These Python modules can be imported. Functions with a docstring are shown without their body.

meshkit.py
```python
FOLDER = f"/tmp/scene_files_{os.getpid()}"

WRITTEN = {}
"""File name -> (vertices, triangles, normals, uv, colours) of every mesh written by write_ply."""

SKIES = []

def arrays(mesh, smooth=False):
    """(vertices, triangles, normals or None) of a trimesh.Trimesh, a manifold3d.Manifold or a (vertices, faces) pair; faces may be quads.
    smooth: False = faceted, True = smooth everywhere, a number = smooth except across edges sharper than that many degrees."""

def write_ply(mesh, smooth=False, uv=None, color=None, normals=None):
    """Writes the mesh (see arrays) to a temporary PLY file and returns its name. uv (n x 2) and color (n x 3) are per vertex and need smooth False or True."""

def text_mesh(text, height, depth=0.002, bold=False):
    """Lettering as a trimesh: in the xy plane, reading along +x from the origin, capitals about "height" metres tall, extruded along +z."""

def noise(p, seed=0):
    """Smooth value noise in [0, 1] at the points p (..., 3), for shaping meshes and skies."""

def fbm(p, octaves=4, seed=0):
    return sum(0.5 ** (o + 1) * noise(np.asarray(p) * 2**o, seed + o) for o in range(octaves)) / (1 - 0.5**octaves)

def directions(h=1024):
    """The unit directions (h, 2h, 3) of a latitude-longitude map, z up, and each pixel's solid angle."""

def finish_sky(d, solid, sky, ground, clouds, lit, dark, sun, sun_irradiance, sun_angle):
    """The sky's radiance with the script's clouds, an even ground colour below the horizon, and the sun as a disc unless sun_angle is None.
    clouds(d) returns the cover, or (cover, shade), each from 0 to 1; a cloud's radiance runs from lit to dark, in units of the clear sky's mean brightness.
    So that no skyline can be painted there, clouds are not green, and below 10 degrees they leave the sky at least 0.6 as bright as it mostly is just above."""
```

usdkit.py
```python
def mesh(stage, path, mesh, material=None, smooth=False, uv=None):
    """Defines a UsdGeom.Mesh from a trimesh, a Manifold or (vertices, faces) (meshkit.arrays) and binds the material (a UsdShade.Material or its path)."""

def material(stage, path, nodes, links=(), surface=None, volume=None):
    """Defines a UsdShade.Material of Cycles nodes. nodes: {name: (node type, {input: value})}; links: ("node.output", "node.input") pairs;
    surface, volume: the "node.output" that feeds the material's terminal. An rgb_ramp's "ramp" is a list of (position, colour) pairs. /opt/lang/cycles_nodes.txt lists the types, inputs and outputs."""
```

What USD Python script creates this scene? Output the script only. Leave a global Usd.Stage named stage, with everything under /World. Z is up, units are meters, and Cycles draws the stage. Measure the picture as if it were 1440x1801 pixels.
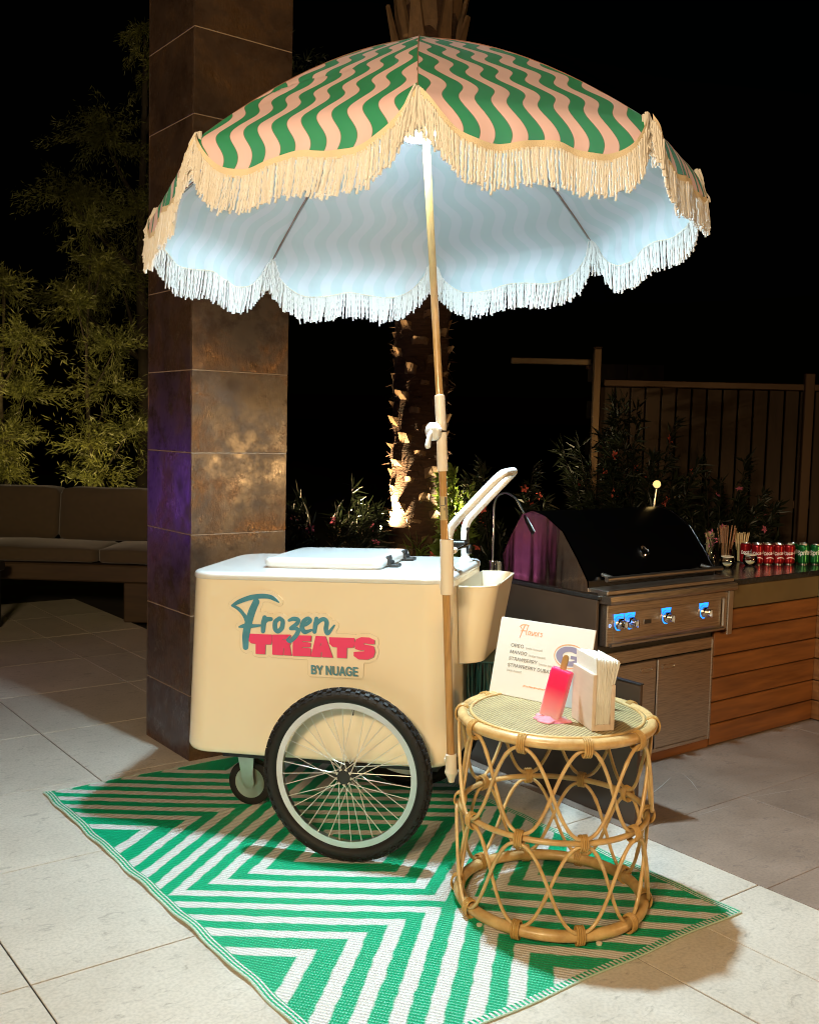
import math, random
import numpy as np, trimesh, manifold3d, usdkit, meshkit
from pxr import Usd, UsdGeom, UsdLux, UsdShade, Gf, Sdf
from shapely.geometry import Polygon, LineString, Point, box as sbox, MultiPolygon
from shapely.ops import unary_union
from shapely import affinity

random.seed(7); RNG = np.random.default_rng(7)
stage = Usd.Stage.CreateInMemory()
UsdGeom.SetStageUpAxis(stage, "Z"); UsdGeom.SetStageMetersPerUnit(stage, 1.0)
UsdGeom.Xform.Define(stage, "/World"); UsdGeom.Scope.Define(stage, "/World/Looks")
cos, sin, pi = math.cos, math.sin, math.pi

# ------------------------------------------------------------------ camera, sky, moon, big lights
PITCH, ROLL, EYE, FOC = math.radians(4.515), math.radians(1.3857), (0.0, 0.0, 1.62), 45.139
fw = np.array([0, cos(PITCH), -sin(PITCH)]); up0 = np.array([0, sin(PITCH), cos(PITCH)]); r0 = np.array([1.0, 0, 0])
rt = r0 * cos(ROLL) + up0 * sin(ROLL); upv = -r0 * sin(ROLL) + up0 * cos(ROLL)
cam = UsdGeom.Camera.Define(stage, "/World/camera")
cam.AddTransformOp().Set(Gf.Matrix4d(*rt, 0, *upv, 0, *(-fw), 0, *EYE, 1))
cam.CreateHorizontalApertureAttr(36.0); cam.CreateFocalLengthAttr(FOC); cam.CreateExposureAttr(0.0)
cam.CreateClippingRangeAttr((0.05, 500.0))
MOON_EL, MOON_AZ = 0.6, 2.2
dome = UsdLux.DomeLight.Define(stage, "/World/sky"); dome.GetPrim().SetCustomDataByKey("kind", "structure")
usdkit.material(stage, "/World/Looks/night_sky", {"s": ("sky_texture", {"sky_type": "single_scattering", "sun_disc": False, "sun_elevation": 0.02, "sun_rotation": MOON_AZ}),
    "b": ("background_shader", {"strength": 0.00025})}, [("s.color", "b.color")], surface="b.background")
UsdShade.MaterialBindingAPI.Apply(dome.GetPrim()).Bind(UsdShade.Material.Get(stage, "/World/Looks/night_sky"))

def aimed(prim, pos, to):
    pos, to = np.array(pos, float), np.array(to, float)
    z = pos - to; z /= np.linalg.norm(z)
    x = np.cross([0, 0, 1.0], z)
    if np.linalg.norm(x) < 1e-6: x = np.array([1.0, 0, 0])
    x /= np.linalg.norm(x); y = np.cross(z, x)
    UsdGeom.Xformable(prim).AddTransformOp().Set(Gf.Matrix4d(*map(float, x), 0, *map(float, y), 0, *map(float, z), 0, *map(float, pos), 1))
moon = UsdLux.DistantLight.Define(stage, "/World/moon")
moon.CreateIntensityAttr(0.0006); moon.CreateAngleAttr(0.5); moon.CreateColorAttr((1, .95, .88)); moon.GetPrim().CreateAttribute("inputs:normalize", Sdf.ValueTypeNames.Bool).Set(True)
aimed(moon, (sin(MOON_AZ) * cos(MOON_EL), cos(MOON_AZ) * cos(MOON_EL), sin(MOON_EL)), (0, 0, 0))
def rect(name, pos, to, w, h, I, col):
    l = UsdLux.RectLight.Define(stage, "/World/" + name); l.CreateWidthAttr(w); l.CreateHeightAttr(h); l.CreateIntensityAttr(I); l.CreateColorAttr(col); aimed(l, pos, to); return l
def disk(name, pos, to, r, I, col):
    l = UsdLux.DiskLight.Define(stage, "/World/" + name); l.CreateRadiusAttr(r); l.CreateIntensityAttr(I); l.CreateColorAttr(col); aimed(l, pos, to); return l
WARM = (1.0, .72, .40)
rect("house_window_light", (-1.25, -1.1, 2.95), (1.5, 3.3, 1.5), 1.2, .55, 128.0, WARM)          # added area light standing in for an unseen warm source
rect("doorway_light", (4.3, 2.75, 1.2), (-.8, 5.0, 1.2), .26, .28, 240.0, (1.0, .55, .20))            # added warm panel, unseen at right, for gold reflections on the column
rect("purple_party_light", (-4.3, 6.15, 1.10), (-1.2, 5.05, 2.9), .30, .7, 7.5, (.42, .13, 1.0))  # added purple panel out of frame, standing in for an unseen source
disk("purple_column_wash", (-.50, 5.64, .09), (-.80, 5.37, 1.05), .055, 2600.0, (.78, .28, 1.0))  # added purple light behind the cart, for the reflection in the grill hood
disk("palm_uplight_right", (.345, 7.92, .95), (.305, 7.95, 3.2), .022, 12000.0, (1.0, .76, .42))
disk("palm_uplight", (-.225, 7.86, .88), (-.175, 7.92, 3.2), .03, 15000.0, (1.0, .72, .36))
disk("tree_uplight", (-5.3, 10.4, 1.2), (-4.9, 12.0, 2.9), .08, 700.0, (1.0, .74, .22))
disk("tree_uplight_far", (-3.4, 11.0, .8), (-3.9, 12.9, 4.6), .08, 650.0, (1.0, .72, .30))

# ------------------------------------------------------------------ helpers
TH = math.radians(37.2504)
E = np.array([cos(TH), sin(TH), 0]); G = np.array([-sin(TH), cos(TH), 0]); UP = np.array([0, 0, 1.0])
def eg(e, g, z=0.0): return E * e + G * g + UP * z
used = {}
def numbered(parent, name):
    k = (parent, name); n = used.get(k, 0); used[k] = n + 1
    return f"{parent}/{name}" if n == 0 else f"{parent}/{name}_{n:03d}"
def meta(prim, label=None, cat=None, group=None, kind=None):
    for k, v in (("label", label), ("category", cat), ("group", group), ("kind", kind)):
        if v: prim.SetCustomDataByKey(k, v)
    return prim
def thing(name, label, cat, loc=(0, 0, 0), rot=None, group=None, kind=None):
    p = numbered("/World", name); x = UsdGeom.Xform.Define(stage, p)
    R = np.eye(3) if rot is None else np.asarray(rot)
    x.AddTransformOp().Set(Gf.Matrix4d(*map(float, R[:, 0]), 0, *map(float, R[:, 1]), 0, *map(float, R[:, 2]), 0, *map(float, loc), 1))
    meta(x.GetPrim(), label, cat, group, kind); return p
def part(parent, name, mesh, mat, smooth=30, uv=None, label=None, kind=None):
    p = numbered(parent, name)
    m = usdkit.mesh(stage, p, mesh, mat, smooth=smooth, uv=uv); meta(m.GetPrim(), label, kind=kind); return p
def copy_of(src, label, loc, rz=0.0, scale=1.0, group=None):
    s = stage.GetPrimAtPath(src); p = numbered("/World", s.GetName().rsplit("_0", 1)[0])
    x = UsdGeom.Xform.Define(stage, p); x.GetPrim().GetReferences().AddInternalReference(src)
    x.ClearXformOpOrder(); c, sn = cos(rz) * scale, sin(rz) * scale
    x.MakeMatrixXform().Set(Gf.Matrix4d(c, sn, 0, 0, -sn, c, 0, 0, 0, 0, scale, 0, *map(float, loc), 1))
    x.GetPrim().SetInstanceable(True); d = s.GetCustomData()
    meta(x.GetPrim(), label, d["category"], group or d.get("group")); return p
def rz(a): return np.array([[cos(a), -sin(a), 0], [sin(a), cos(a), 0], [0, 0, 1.0]])
REG = np.stack([E, G, UP], 1)

cat_ = trimesh.util.concatenate
def bx(x0, x1, y0, y1, z0, z1, b=0.0):
    c = np.array([(x, y, z) for x in (x0, x1) for y in (y0, y1) for z in (z0, z1)], float)
    if b <= 0:
        m = trimesh.creation.box([x1 - x0, y1 - y0, z1 - z0]); m.apply_translation([(x0 + x1) / 2, (y0 + y1) / 2, (z0 + z1) / 2]); return m
    ctr = c.mean(0); pts = []
    for p in c:
        s = np.sign(p - ctr)
        for k in range(3):
            d = -s * b; d[k] = 0; pts.append(p + d)
    return trimesh.Trimesh(*hull(pts))
def hull(pts):
    h = trimesh.convex.convex_hull(np.array(pts)); return h.vertices, h.faces
def xf(m, R=None, t=(0, 0, 0)):
    m = m.copy(); T = np.eye(4)
    if R is not None: T[:3, :3] = R
    T[:3, 3] = t; m.apply_transform(T); return m
def tube(P, r, n=8, closed=False, cap=True):
    P = np.asarray(P, float); N = len(P); r = np.broadcast_to(r, (N,))
    t = (np.roll(P, -1, 0) - np.roll(P, 1, 0)) if closed else np.gradient(P, axis=0)
    t /= np.linalg.norm(t, axis=1, keepdims=True) + 1e-12
    a = np.zeros_like(P); k = np.argmin(np.abs(t[0])); ref = np.eye(3)[k]; ref = np.cross(t[0], ref)
    for i in range(N):
        ref = ref - t[i] * (ref @ t[i]); ref /= np.linalg.norm(ref) + 1e-12; a[i] = ref
    if closed:  # spread the twist
        b0 = np.cross(t[0], a[0]); e = a[-1] - t[0] * (a[-1] @ t[0]); tw = math.atan2(e @ b0, e @ a[0])
        for i in range(N):
            w = -tw * i / N; bb = np.cross(t[i], a[i]); a[i] = a[i] * cos(w) + bb * sin(w)
    b = np.cross(t, a); an = np.arange(n) * 2 * pi / n
    V = P[:, None] + r[:, None, None] * (np.cos(an)[None, :, None] * a[:, None] + np.sin(an)[None, :, None] * b[:, None])
    F = []; M = N if closed else N - 1
    for i in range(M):
        j = (i + 1) % N
        for q in range(n):
            q2 = (q + 1) % n; A, B, C, D = i * n + q, i * n + q2, j * n + q2, j * n + q; F += [(A, B, C), (A, C, D)]
    V = V.reshape(-1, 3)
    if cap and not closed:
        c0, c1 = len(V), len(V) + 1; V = np.vstack([V, P[:1], P[-1:]])
        for q in range(n):
            q2 = (q + 1) % n; F += [(c0, q2, q), (c1, (N - 1) * n + q, (N - 1) * n + q2)]
    return trimesh.Trimesh(V, np.array(F), process=False)
def rounded(P, k=6, closed=False):
    """Catmull-Rom through P."""
    P = np.asarray(P, float)
    Q = np.vstack([P[-1:], P, P[:2]]) if closed else np.vstack([2 * P[0] - P[1], P, 2 * P[-1] - P[-2]]); out = []
    for i in range(1, len(Q) - 2):
        p0, p1, p2, p3 = Q[i - 1:i + 3]
        for u in np.arange(k) / k: out.append(.5 * (2 * p1 + (p2 - p0) * u + (2 * p0 - 5 * p1 + 4 * p2 - p3) * u * u + (3 * p1 - p0 - 3 * p2 + p3) * u ** 3))
    if not closed: out.append(P[-1])
    return np.array(out)
def lathe(prof, n=32, axis="z"):
    prof = np.asarray(prof, float); an = np.arange(n) * 2 * pi / n; N = len(prof)
    V = np.stack([prof[:, None, 0] * np.cos(an), prof[:, None, 0] * np.sin(an), np.repeat(prof[:, 1:2], n, 1)], -1).reshape(-1, 3); F = []
    for i in range(N - 1):
        for q in range(n):
            q2 = (q + 1) % n; A, B, C, D = i * n + q, i * n + q2, (i + 1) * n + q2, (i + 1) * n + q
            if prof[i, 0] > 1e-9: F.append((A, B, C))
            if prof[i + 1, 0] > 1e-9: F.append((A, C, D))
    m = trimesh.Trimesh(V, np.array(F), process=False); m.merge_vertices()
    if axis == "y": m = xf(m, np.array([[1, 0, 0], [0, 0, -1], [0, 1, 0.]]))   # z -> -y... axis of revolution along y
    return m
def polys(p):
    return [q for q in (p.geoms if hasattr(p, "geoms") else [p]) if isinstance(q, Polygon) and q.area > 1e-12]
def ext(poly, h, s=1.0):
    """Extrudes a shapely shape along +z by h (metres); coordinates times s."""
    out = []
    for q in polys(poly):
        rings = [np.array(q.exterior.coords)[:-1] * s] + [np.array(i.coords)[:-1] * s for i in q.interiors]
        cs = manifold3d.CrossSection(rings, manifold3d.FillRule.EvenOdd); mm = cs.extrude(h).to_mesh()
        out.append(trimesh.Trimesh(mm.vert_properties[:, :3], mm.tri_verts, process=False))
    return cat_(out)
def rrect(x0, x1, y0, y1, r, k=8): return sbox(x0 + r, y0 + r, x1 - r, y1 - r).buffer(r, quad_segs=k)
def noisev(P, s, seed=0.0): return np.array(meshkit.noise(np.asarray(P) * s + seed)).reshape(-1)

# ------------------------------------------------------------------ materials
def mat(name, col, rough=.5, metal=0.0, var=0.0, vs=6.0, bump=0.0, bs=60.0, spec=.5, col2=None, stretch=None, rvar=0.0, coat=0.0, sheen=0.0, trans=0.0, detail=4.0, bd=.01):
    p = f"/World/Looks/{name}"; n = {"p": ("principled_bsdf", {"base_color": col, "roughness": rough, "metallic": metal, "specular_ior_level": spec, "coat_weight": coat, "sheen_weight": sheen})}
    L = []; out = "p.BSDF"
    if var or bump or rvar:
        n["tc"] = ("texture_coordinate", {}); src = "tc.object"
        if stretch: n["mp"] = ("mapping", {"scale": stretch}); L.append(("tc.object", "mp.vector")); src = "mp.vector"
    if var:
        c2 = col2 or tuple(max(0, c * (1 - var)) for c in col)
        n["nz"] = ("noise_texture", {"scale": vs, "detail": detail, "roughness": .6}); n["rp"] = ("rgb_ramp", {"ramp": [(.3, c2), (.7, col)]})
        L += [(src, "nz.vector"), ("nz.fac", "rp.fac"), ("rp.color", "p.base_color")]
    if rvar:
        n["nr"] = ("noise_texture", {"scale": vs * 1.7, "detail": 3.0}); n["mr"] = ("map_range", {"from_min": .3, "from_max": .7, "to_min": max(.03, rough - rvar), "to_max": min(1, rough + rvar), "clamp": True})
        L += [(src, "nr.vector"), ("nr.fac", "mr.value"), ("mr.result", "p.roughness")]
    if bump:
        n["nb"] = ("noise_texture", {"scale": bs, "detail": 3.0}); n["bu"] = ("bump", {"strength": bump, "distance": bd})
        L += [(src, "nb.vector"), ("nb.fac", "bu.height"), ("bu.normal", "p.normal")]
    if trans:
        n["t"] = ("translucent_bsdf", {"color": col}); n["mx"] = ("mix_closure", {"fac": trans}); L += [("p.BSDF", "mx.closure1"), ("t.BSDF", "mx.closure2")]; out = "mx.closure"
        if var: L.append(("rp.color", "t.color"))
    usdkit.material(stage, p, n, L, surface=out); return p
def emit(name, col, s):
    usdkit.material(stage, f"/World/Looks/{name}", {"e": ("emission", {"color": col, "strength": s})}, [], surface="e.emission"); return f"/World/Looks/{name}"
def graph(name, nodes, links, surface): usdkit.material(stage, f"/World/Looks/{name}", nodes, links, surface=surface); return f"/World/Looks/{name}"
def mth(t, a=None, b=None, c=None, clamp=False):
    d = {"math_type": t, "use_clamp": clamp}
    for k, v in (("value1", a), ("value2", b), ("value3", c)):
        if v is not None: d[k] = v
    return ("math", d)

# pale terrazzo-like paving
def paving(name, c1, c2, fleck, rough):
    return graph(name, {"tc": ("texture_coordinate", {}), "oi": ("object_info", {}), "n1": ("noise_texture", {"scale": 3.0, "detail": 6.0, "roughness": .65}), "r1": ("rgb_ramp", {"ramp": [(.3, c2), (.7, c1)]}),
        "mp": ("mapping", {"scale": (16, 30, 16)}), "n2": ("noise_texture", {"scale": 1.0, "detail": 5.0, "roughness": .7, "distortion": .8}), "r2": ("rgb_ramp", {"ramp": [(.56, (0, 0, 0)), (.70, (.75, .75, .75))]}),
        "n3": ("noise_texture", {"scale": 90.0, "detail": 2.0}), "r3": ("rgb_ramp", {"ramp": [(.35, (.86, .86, .86)), (.6, (1, 1, 1))]}),
        "mx": ("mix", {"mix_type": "mix", "color2": fleck}), "mu": ("mix", {"mix_type": "multiply", "fac": 1.0}), "tone": ("map_range", {"to_min": .93, "to_max": 1.05}), "tc2": ("combine_color", {}), "mv": ("mix", {"mix_type": "multiply", "fac": 1.0}),
        "bu": ("bump", {"strength": .12, "distance": .004}), "rr": ("map_range", {"from_min": .3, "from_max": .7, "to_min": rough - .1, "to_max": rough + .12}), "p": ("principled_bsdf", {"specular_ior_level": .45})},
        [("tc.object", "n1.vector"), ("n1.fac", "r1.fac"), ("tc.object", "mp.vector"), ("mp.vector", "n2.vector"), ("n2.fac", "r2.fac"), ("tc.object", "n3.vector"), ("n3.fac", "r3.fac"),
         ("r1.color", "mx.color1"), ("r2.color", "mx.fac"), ("mx.color", "mu.color1"), ("r3.color", "mu.color2"), ("oi.random", "tone.value"), ("tone.result", "tc2.r"), ("tone.result", "tc2.g"), ("tone.result", "tc2.b"), ("mu.color", "mv.color1"), ("tc2.color", "mv.color2"),
         ("mv.color", "p.base_color"), ("n3.fac", "bu.height"), ("bu.normal", "p.normal"), ("n1.fac", "rr.value"), ("rr.result", "p.roughness")], "p.BSDF")
M_TILE = paving("pale_paving_stone", (.66, .605, .53), (.56, .51, .44), (.34, .31, .26), .48)
M_SLAB = paving("grey_patio_concrete", (.32, .24, .19), (.215, .16, .125), (.155, .12, .10), .55)
M_GROUT = mat("dark_joint", (.045, .036, .028), .9)
M_PALEJ = mat("pale_joint", (.42, .40, .37), .8)
M_SOIL = mat("garden_soil", (.035, .026, .02), .95, var=.5, vs=5, bump=.6, bs=12)
# column tile: dark oxidised metal look, rougher scraped patches
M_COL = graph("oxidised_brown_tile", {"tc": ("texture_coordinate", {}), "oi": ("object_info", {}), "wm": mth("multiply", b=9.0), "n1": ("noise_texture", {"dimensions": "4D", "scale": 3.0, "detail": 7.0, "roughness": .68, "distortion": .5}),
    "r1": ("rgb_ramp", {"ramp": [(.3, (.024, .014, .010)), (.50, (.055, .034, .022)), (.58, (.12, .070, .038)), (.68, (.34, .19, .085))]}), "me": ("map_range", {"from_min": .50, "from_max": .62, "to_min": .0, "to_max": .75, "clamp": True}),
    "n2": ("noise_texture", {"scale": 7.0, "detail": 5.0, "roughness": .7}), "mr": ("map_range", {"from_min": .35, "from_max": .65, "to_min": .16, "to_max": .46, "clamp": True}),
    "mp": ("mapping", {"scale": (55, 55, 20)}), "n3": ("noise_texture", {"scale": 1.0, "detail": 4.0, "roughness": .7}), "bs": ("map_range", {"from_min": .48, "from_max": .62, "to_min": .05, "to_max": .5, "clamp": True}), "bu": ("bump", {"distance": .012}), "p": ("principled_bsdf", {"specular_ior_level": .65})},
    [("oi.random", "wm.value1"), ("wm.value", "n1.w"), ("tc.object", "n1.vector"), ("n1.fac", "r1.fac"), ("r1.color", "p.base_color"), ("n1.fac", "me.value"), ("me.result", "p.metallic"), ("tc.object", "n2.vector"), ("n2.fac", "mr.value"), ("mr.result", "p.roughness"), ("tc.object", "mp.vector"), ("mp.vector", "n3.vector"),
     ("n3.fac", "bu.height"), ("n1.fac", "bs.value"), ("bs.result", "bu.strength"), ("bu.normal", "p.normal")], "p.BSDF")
M_COLJ = mat("column_grout", (.30, .22, .155), .85)
M_CREAM = mat("cream_gelcoat", (.88, .785, .615), .17, coat=.35, var=.03, vs=3)
M_WHITE = mat("white_gelcoat", (.68, .69, .68), .20, coat=.4)
M_WPAINT = mat("white_painted_steel", (.80, .79, .76), .30)
M_PLASTICW = mat("ivory_plastic", (.76, .68, .56), .38)
M_BLACK = mat("black_plastic", (.018, .018, .018), .42)
M_RUBBER = mat("tyre_rubber", (.011, .010, .010), .6, spec=.35, bump=.2, bs=180)
M_ALU = mat("brushed_aluminium", (.78, .77, .74), .28, 1.0)
M_CHROME = mat("polished_chrome", (.82, .82, .82), .10, 1.0)
M_SPOKE = mat("bright_spoke_wire", (.85, .84, .80), .42, .6)
M_ZINC = mat("zinc_plated_steel", (.72, .71, .62), .30, 1.0, var=.2, vs=9)
M_STEEL = mat("stainless_steel", (.58, .50, .42), .33, 1.0, bump=.04, bs=30, stretch=(1, 30, 30), rvar=.05)
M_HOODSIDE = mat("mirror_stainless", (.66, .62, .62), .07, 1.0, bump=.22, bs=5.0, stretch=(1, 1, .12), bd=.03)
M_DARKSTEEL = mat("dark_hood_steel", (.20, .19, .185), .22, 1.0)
M_GRANITE = mat("dark_granite", (.03, .027, .025), .18, var=.6, vs=60)
M_DARKPANEL = mat("dark_bronze_panel", (.07, .042, .026), .32, var=.3, vs=4)
M_WOOD = mat("honey_stained_board", (.24, .092, .022), .48, var=.55, vs=2.2, stretch=(1, 1, 11), bump=.15, bs=30, col2=(.11, .038, .009))
M_BAMBOO = mat("varnished_bamboo", (.52, .29, .10), .30, var=.35, vs=9, stretch=(9, 9, 1.2), coat=.4)
M_RATTAN = mat("rattan_cane", (.66, .46, .205), .38, var=.4, vs=17, col2=(.44, .26, .095), coat=.15, bump=.1, bs=70)
M_BIND = mat("rattan_binding", (.56, .33, .10), .5, var=.35, vs=30)
M_CORD = mat("cream_cotton_cord", (.86, .83, .79), .85, sheen=.3, trans=.22)
M_TRIM = mat("cream_woven_trim", (.78, .67, .50), .85, bump=.4, bs=300)
M_RIB = mat("grey_rib_steel", (.32, .34, .33), .45, .6)
M_TEAL = mat("teal_letter_acrylic", (.085, .32, .47), .28, coat=.5, var=.25, vs=20)
M_PINK = mat("pink_letter_acrylic", (.84, .062, .20), .28, coat=.5)
M_SHADOWLET = mat("olive_letter_edge", (.28, .30, .24), .5)
M_CLEAR = mat("clear_backing_acrylic", (.88, .785, .615), .10, coat=1.0)
M_CARD = mat("cream_card", (.64, .595, .525), .55, coat=.1)
M_INKO = mat("orange_ink", (.72, .27, .12), .6)
M_INKG = mat("charcoal_ink", (.10, .095, .09), .6)
M_INKL = mat("light_grey_ink", (.42, .39, .35), .6)
M_INKP = mat("slate_purple_ink", (.22, .19, .27), .6)
M_PAPER = mat("napkin_paper", (.70, .68, .62), .9, bump=.1, bs=120)
M_PALEWOOD = mat("whitewashed_wood", (.62, .50, .40), .5, var=.14, vs=5, stretch=(1, 6, 6))
M_STICK = mat("popsicle_stick_wood", (.50, .30, .11), .6, var=.3, vs=20, stretch=(5, 5, 1))
M_PUDDLE = mat("pale_pink_resin", (.72, .25, .32), .06, coat=1.0)
M_POP = graph("pink_fade_resin", {"tc": ("texture_coordinate", {}), "sx": ("separate_xyz", {}), "mr": ("map_range", {"from_min": 0.0, "from_max": .165}), "rp": ("rgb_ramp", {"ramp": [(0, (.84, .42, .46)), (.3, (.85, .24, .32)), (.62, (.88, .035, .15)), (1, (.88, .04, .19))]}),
    "nb": ("noise_texture", {"scale": 70.0, "detail": 4.0}), "bu": ("bump", {"strength": .25, "distance": .004}), "p": ("principled_bsdf", {"roughness": .22, "coat_weight": .35, "subsurface_weight": .35, "subsurface_scale": .012})}, [("tc.object", "nb.vector"), ("nb.fac", "bu.height"), ("bu.normal", "p.normal"), ("tc.object", "sx.vector"), ("sx.z", "mr.value"), ("mr.result", "rp.fac"), ("rp.color", "p.base_color")], "p.BSDF")
M_SOFA = mat("taupe_outdoor_fabric", (.095, .066, .036), .9, var=.15, vs=20, sheen=.3, bump=.15, bs=150)
M_TEAK = mat("weathered_teak", (.085, .05, .022), .7, var=.4, vs=3, stretch=(1, 6, 8))
M_FENCE = mat("brown_fence_slat", (.048, .026, .012), .7, var=.4, vs=2, stretch=(6, 6, 1), bump=.15, bs=30)
M_FPOST = mat("brown_steel_post", (.065, .036, .020), .42, .3)
M_WALLB = mat("block_wall", (.03, .017, .011), .9, var=.3, vs=4, bump=.3, bs=20)
M_BARK = mat("palm_fibre", (.07, .032, .015), .95, var=.6, vs=10, stretch=(1, 1, 6), bump=.8, bs=24)
M_BOOT = mat("palm_leaf_base", (.17, .095, .042), .75, var=.45, vs=8, stretch=(2, 2, 1), bump=.3, bs=40)
M_TRUNK = mat("grey_bark", (.028, .021, .014), .9, var=.4, vs=8, bump=.5, bs=25)
def leafm(n, c, c2, tr=.3): return mat(n, c, .42, var=.4, vs=2.5, col2=c2, trans=tr)
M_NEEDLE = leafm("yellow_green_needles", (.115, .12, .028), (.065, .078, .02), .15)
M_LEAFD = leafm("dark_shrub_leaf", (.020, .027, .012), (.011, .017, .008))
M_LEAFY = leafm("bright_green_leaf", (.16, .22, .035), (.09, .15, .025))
M_FROND = leafm("palm_frond_leaflet", (.06, .08, .03), (.035, .055, .02))
M_PETALP = mat("pink_petal", (.80, .20, .34), .6, trans=.3)
M_PETALR = mat("coral_petal", (.80, .14, .10), .6, trans=.3)
M_CANR = mat("red_can_paint", (.30, .008, .012), .22, .55)
M_CANG = mat("green_can_paint", (.012, .15, .035), .22, .55)
M_CANT = mat("can_end_aluminium", (.75, .75, .75), .25, 1.0)
M_CANW = mat("white_can_print", (.8, .8, .78), .4)
M_STRAW = mat("paper_straw", (.66, .50, .27), .7, var=.2, vs=60)
M_STRAWB = mat("brown_stirrer", (.30, .15, .075), .7)
M_WAX = mat("candle_wax", (.82, .76, .62), .5)
M_GLASS = graph("thin_clear_glass", {"f": ("fresnel", {"IOR": 1.45}), "t": ("transparent_bsdf", {"color": (.93, .95, .93)}), "g": ("glossy_bsdf", {"roughness": .03, "color": (1, 1, 1)}), "m": ("mix_closure", {})}, [("f.fac", "m.fac"), ("t.BSDF", "m.closure1"), ("g.BSDF", "m.closure2")], "m.closure")
M_TEALSTR = mat("dark_teal_streamers", (.012, .06, .065), .4)
M_LED = emit("white_led_panel", (.64, .88, 1.0), 3450.0)
M_BLUELED = emit("blue_led_glow", (.012, .20, 1.0), 3.4)
M_BLUESTRIP = emit("blue_led_strip", (.10, .10, 1.0), .9)
M_WARMLAMP = emit("warm_lamp_lens", (1.0, .66, .22), 1.5)
M_SPOT = emit("garden_spot_lens", (1.0, .85, .45), 25.0)

# umbrella cloth: print outside, white lining with the print showing through faintly
WAVE = {"uv": ("uvmap", {"attribute": "st"}), "sx": ("separate_xyz", {}), "a": mth("multiply", b=2 * pi / .205), "s": mth("sine"), "d": mth("multiply_add", b=.0225), "q": mth("divide", b=.0985), "fr": mth("fraction"), "tri": mth("pingpong", b=.5), "nz": ("noise_texture", {"scale": 7.0, "detail": 3.0}),
    "rp": ("rgb_ramp", {"ramp": [(0, (.86, .585, .60)), (.470, (.86, .585, .60)), (.482, (.19, .14, .06)), (.508, (.19, .14, .06)), (.520, (.011, .28, .10)), (1, (.011, .28, .10))]}), "s2": mth("multiply", b=2.0)}
WL = [("uv.UV", "sx.vector"), ("sx.y", "a.value1"), ("a.value", "s.value1"), ("s.value", "d.value1"), ("sx.x", "d.value3"), ("d.value", "q.value1"), ("q.value", "tri.value1"), ("tri.value", "s2.value1"), ("s2.value", "rp.fac")]
M_CLOTH = graph("wavy_striped_canvas", {**WAVE, "g": ("geometry", {}), "lin": ("mix", {"mix_type": "mix", "fac": .09, "color1": (.54, .60, .64)}), "sel": ("mix", {"mix_type": "mix"}), "tc": ("texture_coordinate", {}), "nb": ("noise_texture", {"scale": 9.0, "detail": 3.0}), "bu": ("bump", {"strength": .25, "distance": .02}),
    "p": ("principled_bsdf", {"roughness": .62, "specular_ior_level": .3}), "t": ("translucent_bsdf", {"color": (.5, .5, .46)}), "mx": ("mix_closure", {"fac": .06})},
    WL + [("rp.color", "lin.color2"), ("rp.color", "sel.color1"), ("lin.color", "sel.color2"), ("g.backfacing", "sel.fac"), ("sel.color", "p.base_color"), ("tc.object", "nb.vector"), ("nb.fac", "bu.height"), ("bu.normal", "p.normal"), ("p.BSDF", "mx.closure1"), ("t.BSDF", "mx.closure2")], "mx.closure")
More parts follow.
